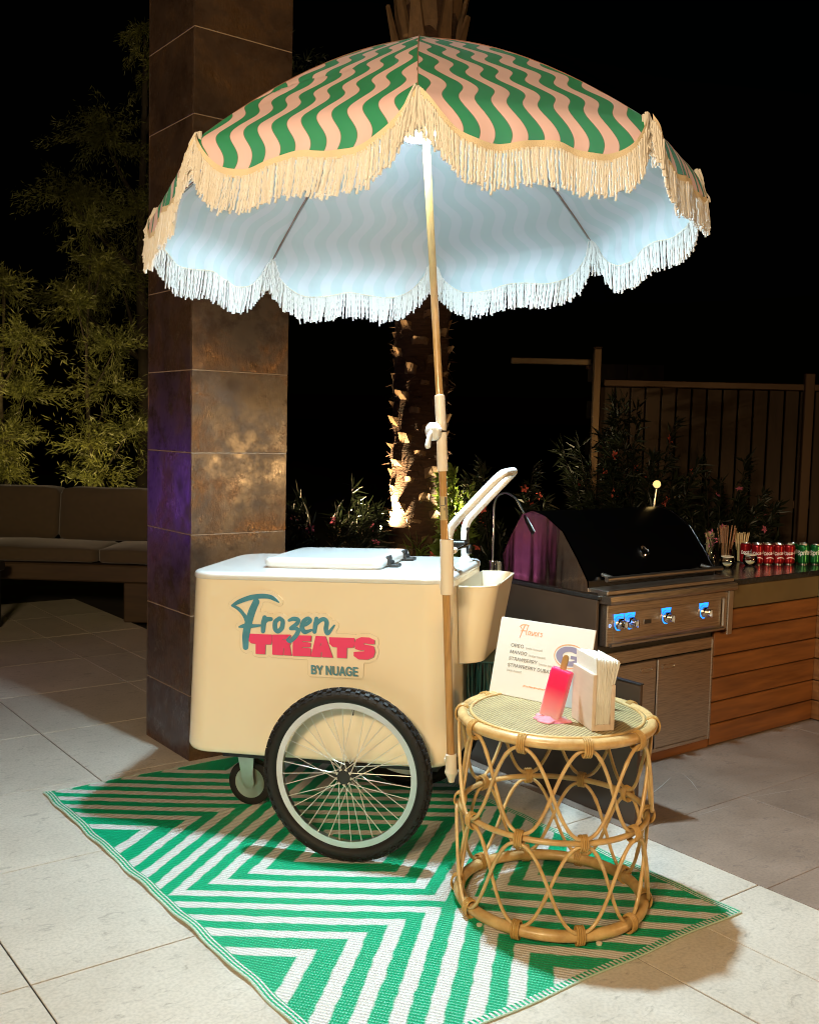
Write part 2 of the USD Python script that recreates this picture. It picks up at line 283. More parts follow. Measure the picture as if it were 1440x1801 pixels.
# rug: concentric diamonds, hand-drawn edges, diagonal plastic weave
def rug_nodes():
    n = {"uv": ("uvmap", {"attribute": "st"}), "mp0": ("mapping", {"scale": (16, 16, 1)}), "nz": ("noise_texture", {"scale": 1.0, "detail": 3.0}), "sub": ("vector_math", {"math_type": "subtract", "vector2": (.5, .5, .5)}), "sc": ("vector_math", {"math_type": "scale", "scale": .019}), "ad": ("vector_math", {"math_type": "add"}), "sx": ("separate_xyz", {}), "s0": ("separate_xyz", {}),
         "wv": mth("maximum", b=1.82), "wm": mth("subtract", b=1.82), "ws": mth("multiply", b=-.2), "v2": mth("add"),
         "u1": mth("divide", b=.8), "v1": mth("subtract", b=.62), "v3": mth("divide", b=.6), "ua": mth("add", b=40.0), "va": mth("add", b=40.0), "up": mth("pingpong", b=1.0), "vp": mth("pingpong", b=1.0), "r1": mth("add"), "r2": mth("subtract", a=2.0), "rho": mth("minimum")}
    L = [("uv.UV", "mp0.vector"), ("mp0.vector", "nz.vector"), ("nz.color", "sub.vector1"), ("sub.vector", "sc.vector1"), ("uv.UV", "ad.vector1"), ("sc.vector", "ad.vector2"), ("ad.vector", "sx.vector"), ("uv.UV", "s0.vector"),
         ("sx.y", "wv.value1"), ("wv.value", "wm.value1"), ("wm.value", "ws.value1"), ("ws.value", "v2.value1"), ("sx.y", "v2.value2"),
         ("sx.x", "u1.value1"), ("v2.value", "v1.value1"), ("v1.value", "v3.value1"), ("u1.value", "ua.value1"), ("v3.value", "va.value1"), ("ua.value", "up.value1"), ("va.value", "vp.value1"), ("up.value", "r1.value1"), ("vp.value", "r1.value2"), ("r1.value", "r2.value2"), ("r1.value", "rho.value1"), ("r2.value", "rho.value2")]
    k = []; w0, gr = (0, 0, 0), (1, 1, 1); edges = [(.238, .330), (.478, .570), (.672, .764), (.866, .953)]; ramp = [(0, w0)]
    for a, b in edges: ramp += [(a - .006, w0), (a + .006, gr), (b - .006, gr), (b + .006, w0)]
    n["rp"] = ("rgb_ramp", {"ramp": ramp + [(1, w0)]}); L.append(("rho.value", "rp.fac"))
    # edge bands
    n["eu"] = mth("less_than", b=.034); n["eu2"] = mth("multiply", b=1 / .0125); n["euf"] = mth("fraction"); n["eus"] = mth("less_than", b=.45)
    n["ev"] = mth("greater_than", b=2.392); n["wx"] = mth("multiply", b=1 / .017); n["wxf"] = mth("fraction"); n["wxs"] = mth("greater_than", b=.5)
    n["m1"] = ("mix", {"mix_type": "mix"}); n["m2"] = ("mix", {"mix_type": "mix"})
    n["fu"] = mth("greater_than", b=1.557); n["fm"] = mth("maximum")
    L += [("s0.x", "eu.value1"), ("s0.x", "eu2.value1"), ("eu2.value", "euf.value1"), ("euf.value", "eus.value1"), ("s0.y", "ev.value1"), ("s0.x", "wx.value1"), ("wx.value", "wxf.value1"), ("wxf.value", "wxs.value1"), ("s0.x", "fu.value1"), ("fu.value", "fm.value1"), ("eu.value", "fm.value2"),
          ("rp.color", "m1.color1"), ("eus.value", "m1.color2"), ("fm.value", "m1.fac"), ("m1.color", "m2.color1"), ("wxs.value", "m2.color2"), ("ev.value", "m2.fac")]
    # weave
    n["mpw"] = ("mapping", {"scale": (1, 1, 1), "rotation": (0, 0, .62)}); n["wt"] = ("wave_texture", {"wave_type": "bands", "bands_direction": "x", "profile": "sine", "scale": 22.0, "distortion": .25, "detail": 1.0, "detail_scale": 30.0})
    n["wt2"] = ("wave_texture", {"wave_type": "bands", "bands_direction": "y", "profile": "sine", "scale": 34.0, "distortion": .2}); n["wa"] = mth("multiply_add", b=.35); n["dk"] = ("map_range", {"from_min": 0, "from_max": .35, "to_min": .72, "to_max": 1.0, "clamp": True})
    n["bu"] = ("bump", {"strength": .55, "distance": .003}); n["col"] = ("mix", {"mix_type": "mix", "color1": (.0015, .36, .165), "color2": (.66, .645, .61)}); n["mu"] = ("mix", {"mix_type": "multiply", "fac": 1.0}); n["cc"] = ("combine_color", {})
    n["p"] = ("principled_bsdf", {"roughness": .42, "specular_ior_level": .45})
    L += [("uv.UV", "mpw.vector"), ("mpw.vector", "wt.vector"), ("mpw.vector", "wt2.vector"), ("wt2.fac", "wa.value1"), ("wt.fac", "wa.value3"), ("wa.value", "bu.height"), ("wt.fac", "dk.value"), ("dk.result", "cc.r"), ("dk.result", "cc.g"), ("dk.result", "cc.b"),
          ("m2.color", "col.fac"), ("col.color", "mu.color1"), ("cc.color", "mu.color2"), ("mu.color", "p.base_color"), ("bu.normal", "p.normal")]
    return n, L
M_RUG = graph("green_white_woven_rug", *rug_nodes(), "p.BSDF")
M_CANE = graph("woven_cane_top", {"tc": ("texture_coordinate", {}), "mp": ("mapping", {"rotation": (0, 0, .6)}), "w1": ("wave_texture", {"bands_direction": "x", "scale": 26.0, "profile": "sine"}), "w2": ("wave_texture", {"bands_direction": "y", "scale": 26.0, "profile": "sine"}), "m": mth("multiply"), "nz": ("noise_texture", {"scale": 12.0, "detail": 4.0}), "mm": mth("multiply_add", b=.35),
    "rp": ("rgb_ramp", {"ramp": [(.14, (.13, .085, .03)), (.42, (.42, .32, .14)), (.95, (.50, .395, .19))]}), "bu": ("bump", {"strength": .7, "distance": .004}), "p": ("principled_bsdf", {"roughness": .5})},
    [("tc.object", "mp.vector"), ("mp.vector", "w1.vector"), ("mp.vector", "w2.vector"), ("tc.object", "nz.vector"), ("w1.fac", "m.value1"), ("w2.fac", "m.value2"), ("nz.fac", "mm.value1"), ("m.value", "mm.value3"), ("mm.value", "rp.fac"), ("rp.color", "p.base_color"), ("m.value", "bu.height"), ("bu.normal", "p.normal")], "p.BSDF")

# ------------------------------------------------------------------ ground, paving, column
def struct(name, mesh, m, smooth=False):
    p = part("/World", name, mesh, m, smooth); meta(stage.GetPrimAtPath(p), kind="structure"); return p
struct("ground", bx(-60, 60, -20, 80, -.30, -.045), M_SOIL)
EDGE = 3.235     # where the pale paving stops and the grey patio begins (e)
paved = thing("paving", None, None, rot=REG, kind="structure")
part(paved, "joint_bed", bx(-8.5, EDGE, -1.5, 9.2, -.04, -.004), M_GROUT, False)
e_lines = [.876 + .79 * k for k in range(-11, 3)] + [2.802, EDGE]; g_lines = [2.098 + .804 * k for k in range(-4, 10)]
for a, b in zip(e_lines[:-1], e_lines[1:]):
    for c, d in zip(g_lines[:-1], g_lines[1:]):
        j = .0030; part(paved, "paving_stone", bx(a + j, b - j, c + j, d - j, -.03, RNG.uniform(-.0005, .0005), .0009), M_TILE, False)
grey = thing("grey_patio", None, None, rot=REG, kind="structure")
part(grey, "joint_bed", bx(EDGE + .001, 9.5, -1.5, 6.0, -.04, -.006), M_PALEJ, False)
ge = [EDGE + .002, 3.99, 5.2, 6.4, 7.6, 8.8]; gg = [-1.4, -.2, .62, 1.46, 2.06, 2.69, 3.30, 3.92, 4.6, 5.4]
for a, b in zip(ge[:-1], ge[1:]):
    for c, d in zip(gg[:-1], gg[1:]):
        part(grey, "patio_slab", bx(a + .0015, b - .0015, c + .0015, d - .0015, -.03, RNG.uniform(-.0005, .0005), .0012), M_SLAB, False)
sc = []
for k in range(26):   # pale drag marks scratched into the grey patio
    a, c = RNG.uniform(3.4, 6.0), RNG.uniform(1.2, 3.1); ang = RNG.uniform(-.4, 2.4); l = RNG.uniform(.15, .7); d = np.array([cos(ang), sin(ang)]) * l; w = RNG.uniform(.0012, .0028); nrm = np.array([-sin(ang), cos(ang)]) * w
    q = np.array([[a, c], [a + d[0] * .5 + .01, c + d[1] * .5], [a + d[0], c + d[1]]]); V = [(*(q[0] - nrm * .2), 0), (*(q[0] + nrm * .2), 0), (*(q[1] - nrm), 0), (*(q[1] + nrm), 0), (*(q[2] - nrm * .2), 0), (*(q[2] + nrm * .2), 0)]
    sc.append(trimesh.Trimesh(np.array(V) + [0, 0, .0042], [(0, 2, 1), (1, 2, 3), (2, 4, 3), (3, 4, 5)], process=False))
pp = part(grey, "scratch_mark", cat_(sc), M_PALEJ, False, kind="stuff")

CE, CG, CW = 2.113, 4.4896, .517          # column: near corner and side
col = thing("stone_clad_column", "tall square column clad in dark oxidised brown tiles, standing behind the cart", "column", loc=eg(CE, CG), rot=REG)
H_, Z0 = .3908, 3.4463
part(col, "core", bx(.0016, CW - .0016, .0016, CW - .0016, 0, 5.2), M_COLJ, False)
zs = [0.0] + [Z0 - H_ * k for k in range(8, -5, -1)]
for z0, z1 in zip(zs[:-1], zs[1:]):
    j = .0022; a, b = z0 + (j if z0 > 0 else .0), z1 - j
    w = .011
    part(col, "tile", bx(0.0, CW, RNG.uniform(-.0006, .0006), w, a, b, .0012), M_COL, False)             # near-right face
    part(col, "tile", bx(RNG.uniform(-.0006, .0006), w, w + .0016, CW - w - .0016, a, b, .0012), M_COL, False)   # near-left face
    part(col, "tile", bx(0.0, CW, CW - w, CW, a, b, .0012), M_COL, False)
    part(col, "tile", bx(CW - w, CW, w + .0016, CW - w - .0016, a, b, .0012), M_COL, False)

# ------------------------------------------------------------------ rug
RA = np.array([-1.567, 4.362, 0]); RW, RL = 1.591, 2.419
nu, nv = 54, 90
u, v = np.meshgrid(np.linspace(0, 1, nu), np.linspace(0, 1, nv), indexing="ij")
wob = .0028 * np.sin(v * RL * 17 + 1) + .0022 * np.sin(v * RL * 31)
U = u * RW + np.where(u < .5, 1, -1) * wob * np.abs(2 * u - 1) ** 6; Vv = v * RL + .004 * np.sin(u * 21) * np.abs(2 * v - 1) ** 8
lift = .0055 + .006 * (.5 + .5 * np.sin(v * RL * 17 + 2.4)) * np.clip(1 - u / .05, 0, 1) + .0012 * np.sin(u * 9 + v * 13) + .0012
P = RA + E * U[..., None] - G * Vv[..., None] + UP * lift[..., None]
top = P.reshape(-1, 3); bot = top - [0, 0, .0042]
I = np.arange(nu * nv).reshape(nu, nv); q = np.stack([I[:-1, :-1], I[:-1, 1:], I[1:, 1:], I[1:, :-1]], -1).reshape(-1, 4)
ft = np.vstack([q[:, [0, 1, 2]], q[:, [0, 2, 3]]])
ring = np.concatenate([I[:, 0], I[-1, 1:], I[-2::-1, -1], I[0, -2:0:-1]]); r2 = np.roll(ring, -1); nT = nu * nv
side = np.vstack([np.stack([ring, r2, r2 + nT], 1), np.stack([ring, r2 + nT, ring + nT], 1)])
rugm = trimesh.Trimesh(np.vstack([top, bot]), np.vstack([ft, ft[:, ::-1] + nT, side]), process=False)
if rugm.face_normals[0, 2] < 0: rugm.invert()
uvr = np.stack([u * RW, v * RL], -1).reshape(-1, 2); uvr = np.vstack([uvr, uvr])
rug = thing("outdoor_rug", "green and white woven rug with hand-drawn diamond stripes, under the cart and rattan table", "rug", loc=RA)
rugm.apply_translation(-RA); part(rug, "woven_field", rugm, M_RUG, False, uv=uvr)
M_BIND2 = mat("pale_rug_binding", (.42, .56, .44), .7, bump=.4, bs=220)
for edge in (I[0, :], I[-1, :], I[:, 0], I[:, -1]):
    part(rug, "edge_binding", tube(top[edge] - RA - [0, 0, .002], .0032, 6), M_BIND2)

# ------------------------------------------------------------------ ice cream cart
CA, CT = -.26864, math.radians(2.2); CP0 = np.array([-.2, 3.731, .0075])
ce = np.array([cos(CA), sin(CA), 0]); cy = np.array([-sin(CA), cos(CA), 0])
CM = np.stack([ce * cos(CT) + UP * sin(CT), cy, UP * cos(CT) - ce * sin(CT)], 1)
def cw(p): return CP0 + CM @ np.asarray(p, float)
cart = thing("ice_cream_cart", "cream and white push cart with a bicycle wheel, lettered Frozen Treats, standing on the rug", "ice cream cart", loc=CP0, rot=CM)
def ring_pts(x0f, x1, y0, y1, r, k=7, skew=0.0):
    pts = []
    for cx, cyy, a0 in ((x1 - r, y0 + r, -pi / 2), (x1 - r, y1 - r, 0), (x0f + r, y1 - r, pi / 2), (x0f + r, y0 + r, pi)):
        for i in range(k + 1):
            a = a0 + (pi / 2) * i / k; pts.append((cx + r * cos(a), cyy + r * sin(a)))
    pts = np.array(pts); wgt = (x1 - pts[:, 0]) / (x1 - x0f); pts[:, 0] -= skew * wgt * (pts[:, 1] - y0) / (y1 - y0); return pts
def loft(rings, cap0=True, cap1=True):
    N = len(rings[0][0]); V = np.vstack([np.column_stack([p, np.full(N, z)]) for p, z in rings]); F = []
    for i in range(len(rings) - 1):
        for j in range(N):
            k = (j + 1) % N; a, b, c, d = i * N + j, i * N + k, (i + 1) * N + k, (i + 1) * N + j; F += [(a, b, c), (a, c, d)]
    m = [trimesh.Trimesh(V, F, process=False)]
    if cap0: F2 = [(0, k + 1, k) for k in range(1, N - 1)]; m.append(trimesh.Trimesh(V[:N], F2, process=False))
    if cap1: F2 = [(0, k, k + 1) for k in range(1, N - 1)]; m.append(trimesh.Trimesh(V[-N:], F2, process=False))
    m = cat_(m); m.merge_vertices(); return m
YB0, YB1 = .100, .775
def body_ring(z, inset=0.0):
    t = (z - .335) / .71; x0 = -.736 + .054 * t + inset; x1 = .372 - inset
    return ring_pts(x0, x1, YB0 + inset + .004 * (1 - t), YB1 - inset, .105 - inset * .6, 8, skew=.055)
rings = [(body_ring(.335, .030), .335), (body_ring(.338, .016), .3385), (body_ring(.345, .006), .346), (body_ring(.36, 0), .362)] + [(body_ring(z), z) for z in np.linspace(.40, 1.0365, 10)]
body = part(cart, "body", loft(rings), M_CREAM, 35)
rings = [(body_ring(1.037, -.0015), 1.0375), (body_ring(1.04, -.004), 1.0415), (body_ring(1.04, -.004), 1.052), (body_ring(1.04, -.0015), 1.0588), (body_ring(1.04, .004), 1.0635), (body_ring(1.04, .012), 1.0655), (body_ring(1.04, .03), 1.066)]
part(cart, "worktop", loft(rings), M_WHITE, 35)
lidr = lambda i: ring_pts(-.428 + i, .066 - i, .255 + i, .690 - i, .035, 5)
lid = part(cart, "lid", loft([(lidr(.006), 1.0668), (lidr(.006), 1.072), (lidr(0.001), 1.074), (lidr(-.002), 1.082), (lidr(-.002), 1.094), (lidr(.002), 1.1015), (lidr(.010), 1.106), (lidr(.03), 1.1075)]), M_WHITE, 40)
for y in (.345, .575):
    hg = part(cart, "hinge", cat_([bx(.071, .112, y, y + .052, 1.0668, 1.0795, .003), bx(.060, .074, y + .002, y + .050, 1.0775, 1.111, .003)]), M_BLACK)
    part(hg, "hinge_pin", xf(lathe([(0, -.026), (.0085, -.026), (.0085, .026), (0, .026)], 14, "y"), t=(.075, y + .026, 1.083)), M_BLACK)
    for yy in (y + .012, y + .040):
        for xx in (.099,): part(hg, "screw", xf(lathe([(.004, 0), (.0035, .0018), (0, .0024)], 8), t=(xx, yy, 1.0795)), M_ZINC)
# chassis
part(cart, "chassis", cat_([bx(-.60, .30, .20, .26, .298, .3345), bx(-.60, .30, .60, .66, .298, .3345), bx(-.045, .045, .10, .78, .296, .336)]), M_BLACK)
# --- wheels
def wheel_parts(parent, y0, full=True):
    w = part(parent, "wheel", xf(lathe([(.2745, -.0125), (.279, -.017), (.284, -.0245), (.295, -.029), (.309, -.0275), (.318, -.021), (.3205, 0), (.318, .021), (.309, .0275), (.295, .029), (.284, .0245), (.279, .017), (.2745, .0125)], 96, "y"), t=(0, y0, .329)), M_RUBBER, 40, label="knobbly black bicycle tyre wheel" if full else None)
    kn = []
    for k in range(54):
        for r_, (yy, hw, hl, rr, tilt) in enumerate(((0, .0075, .0105, .3248, 0), (-.0155, .0055, .009, .3215, .5), (.0155, .0055, .009, .3215, -.5), (-.0262, .0035, .008, .311, 1.05), (.0262, .0035, .008, .311, -1.05))):
            b = bx(-hl, hl, -hw, hw, -.0055, .0045)
            b = xf(b, trimesh.transformations.rotation_matrix(tilt, [1, 0, 0])[:3, :3], (0, yy, rr))
            a = (k + (.5 if r_ else 0)) * 2 * pi / 54; b = xf(b, trimesh.transformations.rotation_matrix(a, [0, 1, 0])[:3, :3], (0, y0, .329)); kn.append(b)
    part(w, "tread_knobs", cat_(kn), M_RUBBER, False, kind="stuff")
    part(w, "rim", xf(lathe([(.2515, -.005), (.2525, -.0115), (.2765, -.0135), (.2815, -.0160), (.2818, -.0138), (.276, -.010), (.276, .010), (.2818, .0138), (.2815, .0160), (.2765, .0135), (.2525, .0115), (.2515, .005), (.2515, -.005)], 96, "y"), t=(0, y0, .329)), M_ALU, 40)
    hubp = [(0, -.052), (.0085, -.052), (.0085, -.040), (.0135, -.040), (.0135, -.033), (.021, -.033), (.021, -.0305), (.0335, -.0295), (.0335, -.0255), (.016, -.0235), (.014, 0), (.016, .0235), (.0335, .0255), (.0335, .0295), (.021, .031), (0, .031)]
    hb = part(w, "hub", xf(lathe(hubp, 28, "y"), t=(0, y0, .329)), M_BLACK, 40)
    sgn = 1 if full else -1
    if not full: return
    part(w, "axle_nut", cat_([xf(lathe([(0, -.060), (.0062, -.060), (.0068, -.058), (.0068, -.046)], 18, "y"), t=(0, y0, .329)), xf(lathe([(0, -.0525), (.0125, -.0525), (.0132, -.051), (.0132, -.0435), (.0, -.0435)], 6, "y"), t=(0, y0, .329)), xf(lathe([(.012, -.0335), (.0185, -.0335), (.0185, -.0385), (.012, -.0385)], 22, "y"), t=(0, y0, .329))]), M_SPOKE, 30)
    for k in range(36):
        a = k * 2 * pi / 36 + .05; front = k % 2 == 0; lead = .62 if (k // 2) % 2 == 0 else -.62
        ha = a + lead; ys = -.0275 if front else .0275
        p0 = np.array([.0285 * cos(ha), y0 + ys - (.003 if front else -.003), .329 + .0285 * sin(ha)]); p1 = np.array([.2525 * cos(a), y0 + (-.003 if front else .003), .329 + .2525 * sin(a)])
        part(w, "spoke", tube([p0, p1], .0015, 6), M_SPOKE)
        part(w, "spoke_head", xf(trimesh.creation.icosphere(1, .0032), t=p0 + [0, -.0022 if front else .0022, 0]), M_SPOKE)
    a = math.radians(83); part(w, "valve", tube([[.2575 * cos(a), y0, .329 + .2575 * sin(a)], [.228 * cos(a), y0, .329 + .228 * sin(a)]], [.0045, .0042], 8), M_BLACK)
wheel_parts(cart, .004, True)
wheel_parts(cart, .872, False)
part(cart, "axle", tube([[0, .02, .329], [0, .86, .329]], .0085, 10), M_BLACK)
# --- front caster
cst = part(cart, "caster", cat_([bx(-.66, -.54, .36, .50, .3265, .3345, .003), xf(lathe([(0, .300), (.036, .300), (.041, .3265), (0, .3265)], 24), t=(-.600, .43, 0))]), M_ZINC)
CX, CYc, CZ, CR = -.580, .430, .120, .098
for s in (-1, 1):
    yy = CYc + s * .031; f = Polygon([(-.052, .305), (.030, .305), (.018, .150), (.022, .118), (.010, .100), (-.008, .100), (-.020, .118)]).buffer(.004)
    m = ext(f, .0035); m = xf(m, np.array([[1, 0, 0], [0, 0, -1], [0, 1, 0.]]), (CX - .002, yy + .0017, 0)); part(cst, "fork_plate", m, M_ZINC)
part(cst, "caster_tyre", xf(lathe([(.064, -.018), (.070, -.0225), (.090, -.0225), (.097, -.017), (.098, 0), (.097, .017), (.090, .0225), (.070, .0225), (.064, .018)], 56, "y"), t=(CX, CYc, CZ)), M_RUBBER, 40)
part(cst, "caster_disc", xf(lathe([(0, -.019), (.022, -.019), (.030, -.0155), (.056, -.014), (.062, -.019), (.066, -.0215), (.069, -.0205), (.0655, -.012), (.0655, .012), (.069, .0205), (.062, .019), (.030, .0155), (0, .0155)], 56, "y"), t=(CX, CYc, CZ)), M_ZINC, 40)
part(cst, "axle_bolt", xf(lathe([(0, -.046), (.006, -.046), (.006, -.040), (.0115, -.040), (.0115, -.034), (0, -.034)], 6, "y"), t=(CX, CYc, CZ)), M_CHROME, False)
# --- bin on the handle end
def bin_ring(t, inset=0.0):
    x1 = .458 + .062 * t - inset; y0, y1 = .265 - .012 * t + inset, .720 + .012 * t - inset; r = .085
    p = [(.374, y0)]
    for cx, cyy, a0 in ((x1 - r, y0 + r, -pi / 2), (x1 - r, y1 - r, 0)):
        for i in range(9): a = a0 + pi / 2 * i / 8; p.append((cx + r * cos(a), cyy + r * sin(a)))
    p.append((.374, y1)); return np.array(p)
outer = [(bin_ring(t, .010 if t == 0 else 0), .706 + .300 * t) for t in (0, .02, .25, .5, .75, 1.0)]
inner = [(bin_ring(t, .0045), .706 + .300 * t) for t in (1.0, .6, .15)]
part(cart, "bin", loft(outer + [(bin_ring(1, -.003), 1.0075), (bin_ring(1, -.003), 1.0125), (bin_ring(1, .002), 1.0135)] + inner, cap0=True, cap1=True), M_CREAM, 35)
# --- handle: one bent tube, two arms
hp = [(.330, .30, .95), (.330, .30, 1.10), (.330, .30, 1.185), (.337, .30, 1.222), (.355, .30, 1.252), (.42, .30, 1.320), (.50, .30, 1.402), (.522, .305, 1.423), (.537, .325, 1.437), (.542, .36, 1.441), (.542, .53, 1.441), (.537, .565, 1.437), (.522, .585, 1.423), (.50, .59, 1.402), (.42, .59, 1.320), (.355, .59, 1.252), (.337, .59, 1.222), (.330, .59, 1.185), (.330, .59, 1.10), (.330, .59, .95)]
hpath = np.array(hp); keep = [hpath[0]]
part(cart, "push_handle", tube(rounded(hpath, 4), .0165, 14), M_WPAINT, 45)
for y in (.30, .59): part(cart, "handle_foot", xf(lathe([(.030, 1.0665), (.030, 1.071), (.022, 1.078), (.0175, 1.09)], 20), t=(.330, y, 0)), M_WPAINT)
# --- umbrella holder: socket above, cup below
part(cart, "umbrella_socket", xf(lathe([(.0165, 1.012), (.0235, 1.012), (.0245, 1.016), (.0245, 1.207), (.0235, 1.212), (.0165, 1.212)], 28), t=(.383, .046, 0)), M_PLASTICW, 40)
part(cart, "umbrella_cup", xf(lathe([(0, .318), (.011, .318), (.014, .333), (.024, .352), (.0245, .358), (.021, .366), (.0205, .420), (.0165, .424), (.0165, .40)], 24), t=(.391, .046, 0)), M_PLASTICW, 40)
part(cart, "cup_bracket", cat_([bx(.36, .392, .062, .112, .385, .400, .002), bx(.35, .383, .060, .115, 1.03, 1.06, .002)]), M_WPAINT)
cl = part(cart, "clamp_rod", tube([[.400, .07, 1.168], [.408, .30, 1.168]], .0052, 10), M_CHROME)
part(cl, "clamp_collar", xf(lathe([(.0, -.016), (.012, -.016), (.012, .012), (.007, .016), (0, .016)], 16, "y"), t=(.401, .078, 1.168)), M_PLASTICW)
part(cl, "clamp_block", bx(.335, .40, .272, .330, 1.155, 1.183, .004), M_BLACK)
part(cl, "clamp_knob", cat_([xf(lathe([(0, 0), (.017, 0), (.019, .004), (.019, .014), (.015, .018), (0, .018)], 10), np.array([[0, 0, 1], [0, 1, 0], [-1, 0, 0.]]), (.402, .30, 1.150)), tube([[.402, .30, 1.17], [.405, .31, 1.222]], [.006, .004], 8), xf(trimesh.creation.icosphere(1, .008), t=(.405, .31, 1.226))]), M_BLACK)

# --- lettering on the cart: drawn in its own plane (x right, y up), a step of .001 in source units is .52 mm
KX, KZ = .523e-3, -.501e-3
def lx(cx, cyy): return (-.558 + KX * cx - .015e-3 * cyy, 1.042 + .013e-3 * cx + KZ * cyy)
def P2(pts): return [lx(a, b) for a, b in pts]
def stroke(pts, w, k=6):
    c = rounded(np.column_stack([np.array(P2(pts)), np.zeros(len(pts))]), k)[:, :2]; w = np.interp(np.linspace(0, 1, len(c)), np.linspace(0, 1, len(w)), w) * .66e-3 / 2
    return unary_union([Point(a).buffer(r, 8).union(Point(b).buffer(r2, 8)).convex_hull for a, b, r, r2 in zip(c[:-1], c[1:], w[:-1], w[1:])])
def plate(poly, y, h): # extrude towards -y
    m = ext(poly, h); return xf(m, np.array([[1, 0, 0], [0, 0, -1], [0, 1, 0.]]), (0, y, 0))
LET = {"letter_F": [stroke([(137, 214), (195, 182), (280, 152), (360, 140), (430, 143), (476, 162), (510, 186)], [14, 26, 30, 28, 26, 22, 8]), stroke([(137, 214), (190, 242), (235, 292), (262, 352)], [12, 20, 22, 26]), stroke([(330, 184), (296, 260), (266, 360), (248, 450), (246, 540)], [40, 44, 46, 44, 34]), stroke([(194, 382), (230, 374), (285, 374), (366, 368)], [10, 24, 24, 12])],
       "letter_r": [stroke([(398, 306), (390, 350), (386, 412)], [26, 32, 26]), stroke([(392, 352), (415, 322), (448, 318)], [22, 28, 24])],
       "letter_o": [stroke([(515, 312), (484, 340), (482, 390), (505, 412), (535, 385), (542, 335), (522, 312)], [24, 28, 28, 26, 28, 26, 22])],
       "letter_z": [stroke([(592, 326), (625, 314), (662, 322), (655, 350), (604, 388), (642, 388), (664, 406), (644, 448), (604, 486), (582, 478), (600, 452)], [16, 24, 26, 24, 18, 22, 26, 26, 24, 16, 10])],
       "letter_e": [stroke([(698, 366), (735, 350), (758, 325), (738, 310), (706, 334), (694, 382), (716, 414), (768, 400)], [20, 22, 22, 22, 26, 30, 26, 14])],
       "letter_n": [stroke([(806, 312), (798, 360), (792, 412)], [24, 28, 24]), stroke([(798, 362), (838, 322), (868, 316), (886, 340), (880, 390), (896, 422), (944, 362)], [18, 24, 24, 26, 28, 24, 10])]}
def blk(*pp, hole=()): 
    r = unary_union([Polygon(P2(p)).buffer(0) for p in pp]).buffer(.0022).buffer(-.0016)
    for h in hole: r = r.difference(LineString(P2(h[0])).buffer(h[1] * .5e-3 / 2))
    return r
BL = {"letter_T": blk([(272, 436), (455, 440), (457, 490), (448, 515), (404, 516), (402, 592), (328, 590), (328, 512), (290, 508), (272, 488)]),
      "letter_R": blk([(463, 440), (600, 438), (614, 465), (606, 500), (596, 520), (612, 598), (462, 594)], hole=[([(545, 474), (572, 474)], 6), ([(548, 596), (552, 545)], 6)]),
      "letter_E": blk([(624, 442), (766, 444), (764, 486), (708, 492), (762, 500), (760, 528), (708, 534), (764, 544), (764, 602), (622, 600)], hole=[([(700, 490), (766, 490)], 7), ([(700, 536), (766, 536)], 7)]),
      "letter_A": blk([(802, 446), (876, 448), (934, 608), (766, 604)], hole=[([(846, 606), (848, 572)], 8), ([(838, 520), (846, 500)], 5)]),
      "letter_T_001": blk([(906, 454), (1098, 458), (1100, 505), (1090, 528), (1042, 530), (1040, 610), (968, 608), (968, 528), (930, 524), (908, 500)]),
      "letter_S": unary_union([blk([(1100, 500), (1112, 466), (1150, 450), (1210, 452), (1250, 470), (1252, 498), (1180, 504), (1246, 520), (1256, 560), (1244, 598), (1200, 618), (1130, 616), (1096, 592), (1096, 556), (1170, 556), (1106, 538)])]).difference(LineString(P2([(1176, 500), (1262, 512)])).buffer(.0028)).difference(LineString(P2([(1085, 560), (1170, 552)])).buffer(.0024)).buffer(.002).buffer(-.002)}
allp = unary_union([unary_union(v) for v in LET.values()] + list(BL.values()) + [Polygon(P2([(755, 660), (1140, 668), (1140, 742), (755, 735)]))])
back = unary_union([unary_union([unary_union(v) for v in LET.values()] + list(BL.values())).buffer(.0145, 10), Polygon(P2([(762, 640), (1145, 640), (1145, 745), (762, 738)])).buffer(.0125, 10)]).buffer(.006).buffer(-.006)
back = unary_union([Polygon(q.exterior) for q in polys(back)])
sign = part(cart, "letter_sign", plate(back.difference(back.buffer(-.0014)), YB0 - .0010, .0042), M_CLEAR, False)
part(sign, "backing_plate", plate(back.buffer(-.0016), YB0 - .0010, .0028), M_CLEAR, False)
FY = YB0 - .0042
for n, polyl in LET.items():
    pu = unary_union(polyl); part(sign, "script_letter", plate(pu, FY, .0042), M_TEAL, False)
for n, pu in BL.items(): part(sign, "block_letter", plate(pu.difference(unary_union([unary_union(v) for v in LET.values()]).buffer(.0006)), FY, .0034), M_PINK, False)
sh = affinity.translate(unary_union(list(BL.values())), .0028, -.0022).difference(unary_union(list(BL.values())).buffer(.0004)).difference(unary_union([unary_union(v) for v in LET.values()]).buffer(.0006))
part(sign, "letter_shadow_edge", plate(sh, FY, .0012), M_SHADOWLET, False)
tx = meshkit.text_mesh("BY NUAGE", .030, .0030, bold=True); b = tx.bounds; sx_ = .187 / (b[1, 0] - b[0, 0]); tx.apply_transform(np.diag([sx_, 1.1, 1, 1]))
tz = lx(762, 738); part(sign, "small_lettering", xf(tx, np.array([[1, 0, 0], [0, 0, -1], [0, 1, 0.]]), (tz[0], FY, tz[1])), M_TEAL, False)
tx2 = tx.copy(); part(sign, "small_lettering", xf(tx2, np.array([[1, 0, 0], [0, 0, -1], [0, 1, 0.]]), (tz[0] + .004, FY + .0012, tz[1] - .0015)), M_SHADOWLET, False)

